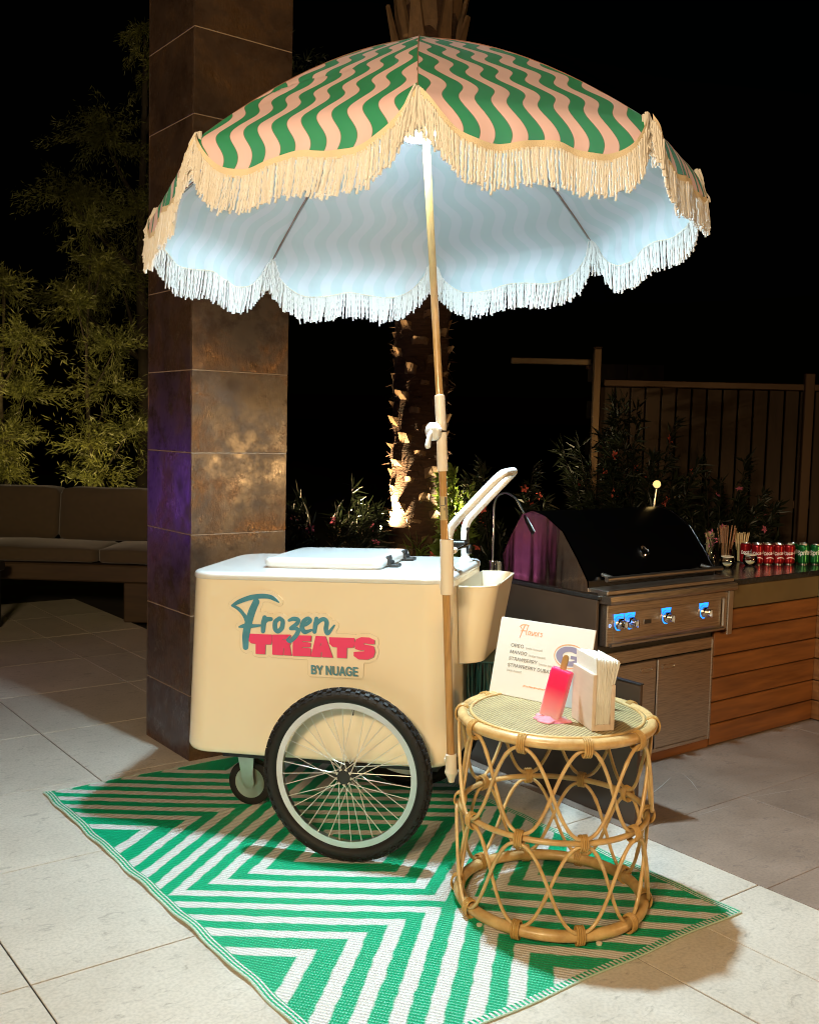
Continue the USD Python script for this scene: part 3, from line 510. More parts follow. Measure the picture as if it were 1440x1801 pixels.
# teal streamers hanging below the bin
ts = thing("streamer_bundle", "dark teal streamers hanging under the cart's open bin", "streamers", loc=cw((.44, .42, .70)), rot=CM)
st = []
for k in range(90):
    x, y = RNG.uniform(-.062, .06), RNG.uniform(-.09, .12); L = RNG.uniform(.20, .30)
    st.append(tube([[x, y, .004], [x + RNG.normal(0, .006), y + RNG.normal(0, .006), -L * .5], [x + RNG.normal(0, .014), y + RNG.normal(0, .012), -L]], [.0022, .0028, .0016], 4))
part(ts, "streamers", cat_(st), M_TEALSTR, 40, kind="stuff")
part(ts, "tie_band", bx(-.06, .06, -.09, .12, 0.001, .008, .002), M_TEALSTR)

# ------------------------------------------------------------------ umbrella
UB = cw((.391, .046, .3665)); UJ = cw((.368, .046, 1.6))
ud = np.array([-.076, .126, 1.0]); ud /= np.linalg.norm(ud)
HUB = UJ + ud * 1.447
ur = np.cross([0, 1.0, 0], ud); ur /= np.linalg.norm(ur); uq = np.cross(ud, ur)
umb = thing("fringed_umbrella", "pink and green wavy striped umbrella with long cream fringe on a bamboo pole", "umbrella", loc=UB)
def W(m): return xf(m, t=-UB)
pole = part(umb, "pole", W(tube([UB, UJ - (UJ - UB) / np.linalg.norm(UJ - UB) * .06], .0142, 16)), M_BAMBOO, 40)
part(umb, "upper_pole", W(tube([UJ + ud * .05, HUB - ud * .03], .0135, 16)), M_BAMBOO, 40)
jd = (UJ - UB) / np.linalg.norm(UJ - UB)
jt = part(umb, "tilt_joint", W(cat_([tube([UJ - jd * .142, UJ - jd * .139, UJ - jd * .02, UJ - jd * .002], [.0165, .0188, .0188, .0180], 20), tube([UJ + ud * .004, UJ + ud * .02, UJ + ud * .129, UJ + ud * .132], [.0180, .0188, .0188, .0165], 20)])), M_PLASTICW, 40)
vx = ce; vy = -cy
kn = UJ + vx * -.018 + vy * .012
RK = np.stack([vx, UP, vy], 1) @ trimesh.transformations.rotation_matrix(.5, [0, 1, 0])[:3, :3].T
part(jt, "crank_disc", W(xf(lathe([(0, -.014), (.030, -.014), (.0335, -.006), (.0335, .004), (.028, .010), (.012, .014), (0, .014)], 28), RK, kn + vy * .012 - vx * .008)), M_WHITE, 40)
part(jt, "crank_handle", W(cat_([tube([kn + vy * .022 - vx * .010, kn + vy * .034 - vx * .014 - UP * .012, kn + vy * .040 - vx * .018 - UP * .05], [.0075, .008, .0105], 12), xf(trimesh.creation.icosphere(2, .0105), t=kn + vy * .040 - vx * .018 - UP * .052)])), M_WHITE, 40)
lb = UJ - jd * .275
part(umb, "pole_label", W(tube([lb + jd * .043, lb - jd * .043], .0147, 20, cap=False)), mat("clear_label_film", (.50, .40, .22), .25), 40)
lu = np.cross(jd, [0, 1.0, 0]); lu /= np.linalg.norm(lu); lv = np.cross(lu, jd)
if lv[1] > 0: lv = -lv
for a0, a1, o0, o1 in ((-62, -50, -.040, .040), (14, 44, .012, .040), (30, 46, -.038, .010), (-48, 20, .008, .011), (2, 18, -.008, .002)):
    an_ = np.radians(np.linspace(a0, a1, 7)); VV = np.vstack([lb + jd * o + .01495 * (np.outer(np.sin(an_), -lu) + np.outer(np.cos(an_), lv)) for o in (o0, o1)])
    part(umb, "label_mark", W(trimesh.Trimesh(VV, [(i, i + 1, 8 + i) for i in range(6)] + [(i, 8 + i, 7 + i) for i in range(6)], process=False)), M_INKG, False)
URAD, UDROP = .942, .603
TIPD = [(-.020, 0, -.033), (-.023, 0, -.029), (.015, 0, .040), (.012, .0, .020), (0, 0, .045), (-.012, 0, .020), (-.045, 0, .018), (-.010, 0, 0)]   # ribs flex a little differently
def upt(x, y, z): return HUB + ur * x + uq * y + ud * z
def rib(k):
    an = -.024 - pi / 2 + (k % 8) * pi / 4; return np.array([cos(an), sin(an)])
def tipv(k):
    d = rib(k) * URAD; o = TIPD[k % 8]; return np.array([d[0] + o[0], d[1] + o[1], -UDROP + o[2]])
def ribpt(k, s, dz=0.0):
    t_ = tipv(k); f = ribprof(s)[1]; return upt(t_[0] * s, t_[1] * s, t_[2] * f + dz)
def ribprof(s): return s, .61 * s + .39 * s * s
NS, NT = 40, 45
tt = np.linspace(0, 1, NT)
def valdepth(t):
    a = np.abs(2 * t - 1); return .020 + .146 * (1 - a ** 5) * (1 - .18 * np.exp(-((t - .5) / .16) ** 2))
halfw = URAD * sin(pi / 8); apo = URAD * cos(pi / 8)
fringes = 0
for k in range(8):
    d0, d1 = rib(k), rib((k + 1) % 8); V = []; UVs = []; rows = []
    bis = (d0 + d1) / np.linalg.norm(d0 + d1)
    slant_edge = math.hypot(apo, UDROP)
    for i in range(NS + 1):
        s, f = ribprof(max(i, .25) / NS)
        for t in tt:
            bow = sin(pi * t)
            tv = tipv(k) * (1 - t) + tipv(k + 1) * t; xy = tv[:2] * s
            sag = .012 * bow * s * sin(pi * min(1, s * 1.0)) ; z = tv[2] * f - sag
            V.append(upt(xy[0], xy[1], z)); UVs.append(((2 * t - 1) * halfw * s, slant_edge * s))
    NV = 9
    for i in range(1, NV + 1):
        w = i / NV
        for t in tt:
            D = valdepth(t) * (1.12, 1.05, 1.05, 1.0, 1.0, 1.0, 1.05, 1.12)[k]; xy = tipv(k) * (1 - t) + tipv(k + 1) * t; L = D * w
            ang = math.radians(44) + math.radians(36) * min(1, L / .075)
            # arc: outwards then down
            out = 0; dn = 0; n_ = 6
            for q_ in range(n_):
                l = L * (q_ + .5) / n_; a_ = math.radians(46) + math.radians(33) * min(1, l / .08); out += cos(a_) * L / n_; dn += sin(a_) * L / n_
            rip = .0035 * sin(t * 37 + k) * w + .004 * sin(t * 15 + 2 * k) * w
            pos = upt(xy[0], xy[1], xy[2]) + (ur * bis[0] + uq * bis[1]) * (out * 1.0 + rip) - (ud * .6 + UP * .4) * dn
            V.append(pos); UVs.append(((2 * t - 1) * halfw, slant_edge + L))
    V = np.array(V); UVs = np.array(UVs)
    if k == 7:   # a tuck left in the cloth where it was folded
        SS = np.repeat(np.arange(NS + NV + 1) / NS, NT); TT = np.tile(tt, NS + NV + 1); dd = SS - (.80 - .42 * TT - .05 * np.sin(TT * 9)); V = V - ud * (.020 * np.exp(-(dd / .022) ** 2) * np.clip(1 - TT / .62, 0, 1) * np.clip(TT / .08, 0, 1))[:, None] + ud * (.012 * np.exp(-((dd - .05) / .03) ** 2) * np.clip(1 - TT / .62, 0, 1) * np.clip(TT / .08, 0, 1))[:, None]
    wr = np.clip((np.repeat(np.arange(NS + NV + 1), NT) / NS - .55) / .4, 0, 1); V = V + (noisev(V * [1, 1, .4], 21.0, k + 5) * .0026 * wr)[:, None] * (ur * bis[0] + uq * bis[1] + ud * .5)
    V = V + noisev(V, 9.0, k)[:, None] * .0035 * np.clip(np.repeat(np.arange(NS + NV + 1), NT) / NS, 0, 1)[:, None] * (ur * bis[0] + uq * bis[1] + ud * .4)
    I2 = np.arange((NS + NV + 1) * NT).reshape(-1, NT); q = np.stack([I2[:-1, :-1], I2[1:, :-1], I2[1:, 1:], I2[:-1, 1:]], -1).reshape(-1, 4)
    m = trimesh.Trimesh(V - UB, np.vstack([q[:, [0, 1, 2]], q[:, [0, 2, 3]]]), process=False)
    if (m.face_normals.mean(0) @ (ud + (ur * bis[0] + uq * bis[1]) * .5)) < 0: m.invert()
    pan = part(umb, "canopy_panel", m, M_CLOTH, True, uv=UVs)
    # trim along the hem and fringe below it
    hem = rounded(V[I2[-1]], 5); outw = ur * bis[0] + uq * bis[1]; dn = -UP * .9 + outw * .1
    Tm = []
    for o in (0, 1):
        off = outw * (.0035 if o == 0 else -.0022)
        A_, B_ = hem + off - dn * (.025 if o == 0 else .002), hem + off + dn * (.003 if o == 0 else .002); n_ = len(hem)
        VV = np.vstack([A_, B_]); FF = [(i, i + 1, n_ + i + 1) for i in range(n_ - 1)] + [(i, n_ + i + 1, n_ + i) for i in range(n_ - 1)]
        Tm.append(trimesh.Trimesh(VV, FF, process=False))
    part(pan, "hem_trim", W(cat_(Tm)), M_TRIM, True)
    seg = np.linalg.norm(np.diff(hem, axis=0), axis=1); cl_ = np.concatenate([[0], np.cumsum(seg)]); n_str = int(cl_[-1] / .0050)
    S = []
    gsway = RNG.normal(0, .006)
    for j in range(n_str):
        l = (j + .5 + RNG.normal(0, .25)) * cl_[-1] / n_str; l = min(max(l, .001), cl_[-1] - .001)
        p = np.array([np.interp(l, cl_, hem[:, c]) for c in range(3)]) - dn * .003 + outw * RNG.normal(.0022, .0020)
        Ls = .106 + RNG.normal(0, .007); ends = min(l, cl_[-1] - l); sway = gsway + .008 * sin(l * 19 + k) + RNG.normal(0, .003); tang = np.array([-outw[1], outw[0], 0])
        nseg = 8; Q = []; R_ = []
        for i in range(nseg + 1):
            w = i / nseg; Q.append(p - UP * Ls * w + (tang * sway + outw * (.012 + RNG.normal(0, .0008))) * w ** 1.4 * 1.0 + tang * .0010 * (1 if i % 2 else -1) + outw * RNG.normal(0, .0006)); R_.append(.0029 if i % 2 else .0037)
        S.append(tube(Q, R_, 5))
    part(pan, "fringe", W(cat_(S)), M_CORD, 60, kind="stuff")
# gathered fringe knots where the hems of two panels meet
for k in range(8):
    d = rib(k); tip = ribpt(k, 1.0); outw = ur * d[0] + uq * d[1]; tang = np.cross(UP, outw); S = []
    for j in range(46):
        a = RNG.uniform(-1, 1); p = tip + outw * RNG.uniform(.002, .016) + UP * RNG.uniform(-.006, .014) + tang * a * .012
        Ls = RNG.uniform(.10, .145); nseg = 7; Q = []; R_ = []
        for i in range(nseg + 1):
            w = i / nseg; Q.append(p - UP * Ls * w + (tang * a * .055 + outw * RNG.uniform(.010, .030)) * w ** .8); R_.append(.0028 if i % 2 else .0035)
        S.append(tube(Q, R_, 5))
    part(umb, "tip_fringe", W(cat_(S)), M_CORD, 60, kind="stuff")
    rp = [ribpt(k, s, -.010 * (1 - s)) - ud * .007 for s in np.linspace(.03, .985, 12)]
    rb = part(umb, "rib", W(tube(rp, .0028, 6)), M_RIB, 40)
    mid = ribpt(k, .5) - ud * .014
    part(rb, "strut", W(tube([mid, HUB - ud * .27 + outw * .02], .0028, 6)), M_RIB, 40)
    sm = [ribpt(k, s, .0015) for s in np.linspace(.01, 1.0, 14)]
    part(umb, "seam_piping", W(tube(sm, .0020, 5)), mat("muted_seam_piping", (.42, .20, .14), .7) if k == 0 else "/World/Looks/muted_seam_piping", 40)
part(umb, "runner_hub", W(tube([HUB - ud * .295, HUB - ud * .245], .023, 16)), M_PLASTICW, 40)
part(umb, "top_cap", W(tube([HUB - ud * .012, HUB - ud * .002, HUB + ud * .004], [.030, .018, .004], 16)), M_TRIM, 40)

# LED lamp clipped to the pole under the canopy
LP = HUB - ud * .335 - ur * .012
lamp = thing("umbrella_lamp", "white LED disc lamp glowing on the pole under the umbrella", "lamp", loc=LP, rot=np.stack([ur, uq, ud], 1))
part(lamp, "housing", lathe([(.016, 0), (.070, 0), (.072, -.027), (.076, -.028), (.082, -.017), (.082, .018), (.070, .026), (.022, .030), (.016, .030)], 36), M_WHITE, 40)
part(lamp, "glow_ring", lathe([(.0823, .002), (.0823, .014)], 36), emit("lamp_side_glow", (.64, .88, 1.0), 430.0), False)  # glowing band added to brighten the underside of the canopy
LEDR = .066
part(lamp, "led_panel", lathe([(.024, -.0015), (LEDR, -.0015)], 32), M_LED, False)

# ------------------------------------------------------------------ rattan table
TC = np.array([.520, 3.455, .0085]); TR_ = .324; ZT, ZM, ZB = .640, .330, .022
tab = thing("rattan_side_table", "round drum-shaped rattan side table with looping cane sides and woven top, on the rug", "side table", loc=TC)
part(tab, "table_top", lathe([(0, .650), (TR_ - .012, .650), (TR_ - .012, .6585), (0, .6590)], 64), M_CANE, 40)
an = np.linspace(0, 2 * pi, 96, endpoint=False)
def circ(r, z, n=96, wob=0.0, ph=0): a = np.linspace(0, 2 * pi, n, endpoint=False); rr = r + wob * np.sin(3 * a + ph); return np.stack([rr * np.cos(a), rr * np.sin(a), z + wob * .6 * np.sin(2 * a + ph)], 1)
part(tab, "top_rim", cat_([tube(circ(TR_ - .004, .6475), .0185, 12, True)]), M_RATTAN, 50)
part(tab, "inner_rim", tube(circ(TR_ - .031, .6605), .0058, 8, True), M_RATTAN, 50)
part(tab, "middle_ring", tube(circ(TR_ - .006, ZM, wob=.002), .0098, 10, True), M_RATTAN, 50)
part(tab, "base_ring", tube(circ(TR_ - .008, ZB + .004, wob=.0015), .0195, 12, True), M_RATTAN, 50)
TPH = math.radians(-90 + 9.0)
NB = 10
def wave_rod(za, zb, sgn, ro):
    a = np.linspace(0, 2 * pi, 200, endpoint=False); th = (a) * NB / 2
    c = np.cos(th); sh = np.sign(c) * (1 - (1 - np.abs(c)) ** 1.2); z = (za + zb) / 2 + sgn * sh * (zb - za) / 2
    r = TR_ + ro + .0025 * np.sin(5 * a) * 0
    return np.stack([r * np.cos(a + TPH), r * np.sin(a + TPH), z + .003 * np.sin(7 * a + ro * 900)], 1)
for (za, zb) in ((ZM + .014, ZT - .014), (ZB + .018, ZM - .014)):
    nodes = .0062 + .0013 * (np.arange(200) % 23 == 5)
    part(tab, "looped_cane", tube(wave_rod(za, zb, 1, -.006), nodes, 8, True), M_RATTAN, 50)
    part(tab, "looped_cane", tube(wave_rod(za, zb, -1, .008), np.roll(nodes, 9), 8, True), M_RATTAN, 50)
for zc, hh, rr in ((ZT - .002, .030, .026), (ZM, .026, .0215), (ZB + .008, .030, .024)):
    for k in range(NB):
        a = TPH + 2 * pi * k / NB; turns = []
        for q_ in range(4):
            aa = a + (q_ - 1.5) * .0068 / TR_; ctr = np.array([(TR_ - .002) * cos(aa), (TR_ - .002) * sin(aa), zc]); od = np.array([cos(aa), sin(aa), 0])
            t = np.linspace(0, 2 * pi, 14, endpoint=False); turns.append(tube(ctr + od * (np.cos(t) * rr * .95)[:, None] + UP * (np.sin(t) * hh)[:, None], .0037, 5, True))
        part(tab, "cane_binding", cat_(turns), M_BIND, 60)
for k in range(5):
    a = TPH + .2 + 2 * pi * k / 5; part(tab, "foot_pad", xf(lathe([(0, -.0075), (.008, -.0075), (.010, .004), (0, .004)], 12), t=(.33 * cos(a), .33 * sin(a), 0)), M_PLASTICW)
ZTOP = TC[2] + .6592

# ------------------------------------------------------------------ menu card
sd = np.array([.8005, -.5993, 0]); sn0 = np.array([.5993, .8005, 0]); LEAN = math.radians(15)
su = UP * cos(LEAN) + sn0 * sin(LEAN); sn = np.cross(sd, su)      # points towards the viewer side
if sn[1] > 0: sn = -sn
SR = np.stack([sd, su, np.cross(sd, su)], 1); SO = np.array([.309, 3.722, ZTOP + .0006])
card = thing("flavors_card", "cream menu card listing ice cream flavors, leaning back on the rattan table", "menu card", loc=SO, rot=SR)
ZS = np.sign(np.cross(sd, su) @ sn)   # +1 when local +z faces the viewer
def face(m): return m
part(card, "board", bx(0, .387, 0, .281, -.0045, 0, .0008), M_CARD, False)
stv = np.array([[.13, .235, -.0045], [.26, .235, -.0045], [.26, .0, -.0045], [.13, .0, -.0045]])
R_in = SR.T; foot = R_in @ (sn0 * .135)
part(card, "easel_back", trimesh.Trimesh(*hull([(.14, .20, -.0048), (.25, .20, -.0048), (.14, .20, -.006), (.25, .20, -.006), *(np.array([.14, 0, 0]) + foot + d for d in ([0, .001, 0], [0, .001, .002])), *(np.array([.25, 0, 0]) + foot + d for d in ([0, .001, 0], [0, .001, .002]))])), M_CARD, False)
CK = .387 / 1085.0                     # crop pixels of the card's own width to metres
def tline(txt, x, y, h, m, bold=False, w=None, name="lettering"):
    t = meshkit.text_mesh(txt, h, .0006, bold=bold); bb = t.bounds
    if w: t.apply_transform(np.diag([w / (bb[1, 0] - bb[0, 0]), 1, 1, 1]))
    part(card, name, xf(t, t=(x, y, .0001)), m, False)
def sstroke(pts, w, x0, y0, s):
    c = rounded(np.column_stack([np.array(pts, float) * s, np.zeros(len(pts))]), 5)[:, :2]; w = np.interp(np.linspace(0, 1, len(c)), np.linspace(0, 1, len(w)), w) * s / 2
    g = unary_union([Point(a).buffer(r, 5).union(Point(b).buffer(r2, 5)).convex_hull for a, b, r, r2 in zip(c[:-1], c[1:], w[:-1], w[1:])]); return affinity.translate(g, x0, y0)
FL = [([(0, 8.6), (2.5, 10.4), (6, 11), (9.5, 10.6)], [.5, .9, .9, .5]), ([(0, 8.6), (1.5, 7.6), (2.6, 6)], [.5, .8, .7]), ([(5.2, 10.4), (3.8, 6), (2.4, 1), (1.6, -2)], [1.0, 1.1, 1.0, .7]), ([(1.4, 4.6), (4, 5.0), (7, 5.2)], [.4, .8, .5]),
      ([(8.6, 10), (8.0, 6), (7.8, 2.2), (8.8, 1.8)], [.7, .8, .8, .4]), ([(12.4, 5), (10.6, 5.2), (9.9, 3), (11, 1.8), (12.6, 4.8), (12.6, 2), (13.4, 2)], [.6, .7, .8, .7, .7, .7, .3]), ([(13.8, 5.2), (14.4, 2), (15.2, 2.2), (16.4, 5.4)], [.6, .8, .7, .5]),
      ([(18.6, 5.2), (17.2, 4.6), (17.2, 2.4), (18.6, 2), (19.4, 3.8), (18.6, 5.2)], [.6, .7, .8, .7, .7, .6]), ([(20.6, 5.4), (20.6, 2)], [.7, .8]), ([(20.6, 4), (21.6, 5.4), (22.4, 5)], [.5, .7, .5]), ([(25.2, 5.4), (23.6, 5), (24.6, 3.6), (24.6, 2.2), (23, 2)], [.5, .7, .8, .7, .4])]
fl = unary_union([sstroke(p, [a * .9 for a in w], .084, .222, .00385) for p, w in FL])
part(card, "script_heading", xf(ext(fl, .0006), t=(0, 0, .0001)), M_INKO, False)
y0 = .1775
for txt, w, sub, x1 in (("OREO", .0525, "(milk based)", .118), ("MANGO", .0705, "(water based)", .134), ("STRAWBERRY", .118, "(water based)", .182), ("STRAWBERRY DUBAI CHOCOLATE", .292, "", 0)):
    tline(txt, .059, y0, .0122, M_INKG, w=w)
    if sub: tline(sub, x1 + .003, y0 - .001, .0072, M_INKL, w=.070)
    y0 -= .0243
tline("(milk based)", .058, y0 + .0075, .0072, M_INKL, w=.062)
fp = unary_union([sbox(.135 + .0052 * k, .042 + .0008 * (k % 3), .135 + .0052 * k + .0038, .0455 + .0009 * ((k * 7) % 4)) for k in range(24)])
part(card, "fine_print", xf(ext(fp, .0005), t=(0, 0, .0001)), M_INKO, False)   # too small to read in the photo
# oval letter G emblem
gx, gy, ga, gb = .302, .176, .062, .043
o = lambda s1, s2: affinity.translate(affinity.scale(Point(0, 0).buffer(1, 32), s1, s2), gx, gy)
part(card, "emblem_outline", xf(ext(o(ga, gb).difference(o(ga - .0028, gb - .0028)), .0006), t=(0, 0, .0001)), M_INKO, False)
gg_ = o(ga - .008, gb - .008).difference(o(.0275, .0165)).difference(sbox(gx + .004, gy + .0035, gx + .08, gy + .0125)).union(sbox(gx + .004, gy - .0085, gx + .042, gy + .0035).intersection(o(ga - .008, gb - .008)))
part(card, "emblem_letter", xf(ext(gg_, .0006), t=(0, 0, .0001)), M_INKP, False)

# ------------------------------------------------------------------ napkin holder, napkins, popsicle
nd = np.array([-.0466, .1957, 0]); nd /= np.linalg.norm(nd); nt_ = np.array([nd[1], -nd[0], 0])
NR = np.stack([nd, np.cross(UP, nd), UP], 1)      # local x along the holder (away), local y to the left
NO = np.array([.603, 3.242, ZTOP + .0004])
nh = thing("napkin_holder", "whitewashed wooden napkin holder standing at the front edge of the rattan table", "napkin holder", loc=NO, rot=NR)
TW = .079
part(nh, "side_plate", bx(0, .172, -.013, 0, 0, .186, .002), M_PALEWOOD, False)
part(nh, "side_plate", bx(0, .172, -TW, -TW + .013, 0, .150, .002), M_PALEWOOD, False)
part(nh, "base_plate", bx(0, .172, -TW + .0132, -.0132, 0, .020, .0015), M_PALEWOOD, False)
nk = thing("napkin_stack", "stack of white paper napkins fanning out of the wooden holder", "napkins", loc=NO + UP * .0205, rot=NR)
for k in range(26):
    f = k / 25; y0 = -.0146 - f * .0475; lean = .004 - f * .016 - .020 * f ** 3; V = []
    for zz in (0, .06, .12, .17, .214 + .003 * sin(k * 1.7) - .010 * f):
        w = (zz / .21) ** 1.8
        for xx in (.004 + RNG.uniform(-.002, .004), .168 + RNG.uniform(-.003, .006)): V.append((xx, y0 + lean * w + .0015 * sin(k * 2.1 + zz * 30) * w, zz + RNG.uniform(-.001, .001)))
    V = np.array(V); F = []
    for i in range(4): a = i * 2; F += [(a, a + 1, a + 3), (a, a + 3, a + 2)]
    n_ = len(V); V2 = np.vstack([V, V - np.stack([V[:, 0] * 0, .0015 + .0012 * (V[:, 2] / .21) ** 2, V[:, 0] * 0], 1)]); F = np.array(F); rim_ = [0, 1, 3, 5, 7, 9, 8, 6, 4, 2]; F3 = []
    for i in range(10): a, b_ = rim_[i], rim_[(i + 1) % 10]; F3 += [(a, b_, b_ + n_), (a, b_ + n_, a + n_)]
    part(nk, "napkin", trimesh.Trimesh(V2, np.vstack([F, F[:, ::-1] + n_, F3]), process=False), M_PAPER, False)
pd_ = np.array([.84, -.54, 0]); PR0 = np.stack([pd_, np.cross(UP, pd_), UP], 1)
tiltm = trimesh.transformations.rotation_matrix(.20, [0, 1, 0])[:3, :3] @ trimesh.transformations.rotation_matrix(-.10, [1, 0, 0])[:3, :3]
PO = np.array([.487, 3.372, ZTOP + .012])
pop = thing("popsicle_ornament", "pink fading popsicle ornament melting stick-up beside the napkin holder", "ornament", loc=PO, rot=PR0 @ tiltm)
sec = rrect(-.036, .036, -.019, .019, .007, 4)
c0 = np.array(sec.exterior.coords)[:-1]
rings = [(c0 * 1.0, 0.0), (c0 * 1.0, .150), (c0 * .99, .158), (c0 * .95, .1625), (c0 * .86, .1645)]
part(pop, "ice_block", loft(rings), M_POP, 40)
part(pop, "bite_groove", bx(-.036, .036, -.0022, .0022, .1640, .1655, .0006), M_POP, False)
part(pop, "wooden_stick", trimesh.Trimesh(*hull([(x, y, z) for y in (-.004, .004) for x, z in ((-.010, .15), (.010, .15), (.010, .204), (.007, .212), (0, .2155), (-.007, .212), (-.010, .204))])), M_STICK, False)
an2 = np.linspace(0, 2 * pi, 48, endpoint=False); pr = .058 * (1 + .22 * np.sin(3 * an2 + .4) + .13 * np.sin(5 * an2 + 2) + .06 * np.sin(9 * an2))
pb = np.stack([pr * np.cos(an2) * 1.05, pr * np.sin(an2) * .80], 1)
pm = loft([(pb, .0002), (pb * 1.012, .0025), (pb * .97, .0062), (pb * .86, .0085), (pb * .55, .0125), (pb * .45, .016)])
pp_ = part(pop, "melted_puddle", xf(pm, tiltm.T @ np.eye(3), tiltm.T @ np.array([0, 0, -.0118])), M_PUDDLE, 50)

# ------------------------------------------------------------------ outdoor kitchen
FG = 3.239; IE0 = 3.60; IE1 = 5.43
isl = thing("outdoor_kitchen_island", "long kitchen counter clad in honey wood boards, with dark stone top and steel doors", "kitchen island", loc=eg(0, 0), rot=REG)
part(isl, "end_panel", bx(IE0 - .022, IE0 - .002, FG + .006, 4.12, .0, .852, .004), M_DARKPANEL, False)
part(isl, "carcass", bx(IE0, 7.4, FG + .020, 4.10, .0, .845), M_BLACK, False)
part(isl, "countertop", bx(4.600, 7.4, FG - .012, 4.14, .848, .880, .004), M_GRANITE, False)
part(isl, "countertop", bx(IE0 - .024, 4.598, 3.90, 4.14, .848, .880, .004), M_GRANITE, False)
part(isl, "countertop", bx(IE0 - .024, IE0 + .02, FG - .004, 3.898, .853, .872, .003), M_GRANITE, False)
part(isl, "plinth_board", bx(IE0, 4.470, FG + .004, FG + .018, .002, .045), M_WOOD, False)
pz = [.004, .118, .236, .364, .482, .612, .722]
for z0, z1 in zip(pz[:-1], pz[1:]):
    part(isl, "wood_board", bx(4.478, IE1, FG - RNG.uniform(0, .003), FG + .018, z0 + .003, z1 - .003, .004), M_WOOD, False)
    part(isl, "wood_board", bx(IE1 + .002, IE1 + .020, 1.9, FG + RNG.uniform(-.002, .002) + .016, z0 + .003, z1 - .003, .004), M_WOOD, False)
M_FASC = mat("olive_stone_fascia", (.155, .115, .055), .40, var=.3, vs=3)
part(isl, "fascia_board", bx(4.600, IE1, FG - .003, FG + .018, .726, .846, .003), M_FASC, False)
part(isl, "fascia_board", bx(IE1 + .001, IE1 + .020, 1.9, FG + .016, .726, .846, .003), M_FASC, False)
part(isl, "carcass", bx(IE1 + .022, 6.4, 1.9, FG + .018, 0, .845), M_BLACK, False)
part(isl, "countertop", bx(IE1 - .012, 6.4, 1.88, FG - .0135, .848, .880, .004), M_GRANITE, False)
fr = part(isl, "door_frame", cat_([bx(IE0 + .001, 4.470, FG - .002, FG + .012, .530, .590, .002), bx(IE0 + .001, 3.635, FG - .002, FG + .012, .046, .529, .002), bx(4.455, 4.4715, FG - .006, FG + .012, .046, .580, .003), bx(IE0 + .001, 4.4545, FG - .002, FG + .012, .0465, .066, .002)]), M_STEEL, False)
for x0, x1, hx in ((3.640, 4.012, 3.935), (4.022, 4.450, 4.105)):
    d = part(isl, "steel_door", bx(x0, x1, FG - .010, FG + .006, .070, .524, .004), M_STEEL, False)
    t = rrect(-.047, .047, -.013, .013, .0125); hm = ext(t.difference(t.buffer(-.004)), .003); hm2 = ext(t.buffer(-.0042), .0008)
    Rh = np.array([[1, 0, 0], [0, 0, -1], [0, 1, 0.]]); hd = part(d, "recessed_pull", xf(hm, Rh, (hx, FG - .0102, .480)), M_CHROME, 30)
# grill set into the counter
gr = thing("built_in_grill", "built-in stainless steel gas grill with closed hood and blue lit knobs", "grill", loc=eg(0, 0), rot=REG)
GE0, GE1 = IE0 - .024, 4.575
part(gr, "control_panel", bx(3.612, 4.560, FG - .032, FG + .015, .632, .830, .004), M_STEEL, False)
part(gr, "panel_face", bx(3.655, 4.470, FG - .0350, FG - .0325, .655, .790, .001), M_STEEL, False)
part(gr, "panel_brow", trimesh.Trimesh(*hull([(x, y, z) for x in (3.600, 4.572) for y, z in ((FG - .060, .838), (FG - .064, .850), (FG - .060, .872), (FG + .02, .878), (FG + .02, .834))])), M_STEEL, False)
part(gr, "end_bracket", bx(4.478, 4.505, FG - .048, FG - .0355, .650, .800, .004), M_ALU, False)
part(gr, "end_bracket", bx(4.530, 4.574, FG - .040, FG - .0325, .600, .832, .004), M_ALU, False)
part(gr, "drip_rail", xf(lathe([(0, 0), (.009, 0), (.009, .86), (0, .86)], 12), np.array([[0, 0, 1], [0, 1, 0], [-1, 0, 0.]]), (3.63, FG - .042, .640)), M_STEEL, 40)
part(gr, "led_strip", bx(3.66, 4.44, FG - .0335, FG - .0322, .6405, .6435), M_BLUESTRIP, False)
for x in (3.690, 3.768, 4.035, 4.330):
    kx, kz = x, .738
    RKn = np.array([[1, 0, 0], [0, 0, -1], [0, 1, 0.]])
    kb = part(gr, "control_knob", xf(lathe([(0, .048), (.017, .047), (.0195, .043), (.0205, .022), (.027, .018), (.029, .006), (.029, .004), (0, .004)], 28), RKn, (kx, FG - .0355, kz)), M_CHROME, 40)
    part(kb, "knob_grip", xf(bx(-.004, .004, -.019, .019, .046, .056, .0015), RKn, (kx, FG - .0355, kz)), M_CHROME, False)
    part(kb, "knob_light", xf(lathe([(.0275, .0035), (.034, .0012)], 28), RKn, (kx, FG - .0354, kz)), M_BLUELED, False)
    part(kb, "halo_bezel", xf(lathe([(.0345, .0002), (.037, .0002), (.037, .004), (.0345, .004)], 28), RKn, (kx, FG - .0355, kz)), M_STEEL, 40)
    hg_ = Polygon([(-.030, -.012), (.030, -.012), (.036, .046), (-.036, .046)]).difference(Point(0, 0).buffer(.0345, 16)); part(kb, "halo_lens", xf(ext(hg_, .0007), RKn, (kx, FG - .0351, kz)), M_BLUELED, False)  # blue spill on the panel, put in as a glowing patch
part(gr, "power_button", xf(lathe([(.005, .0006), (.009, .0006)], 20), np.array([[1, 0, 0], [0, 0, -1], [0, 1, 0.]]), (3.632, FG - .0325, .732)), emit("pale_blue_ring", (.35, .55, 1.0), 1.6), False)
part(gr, "name_badge", bx(3.868, 3.925, FG - .0372, FG - .0352, .717, .741, .001), M_CHROME, False)
part(gr, "badge_inset", bx(3.876, 3.922, FG - .0378, FG - .0373, .720, .738), M_BLACK, False)
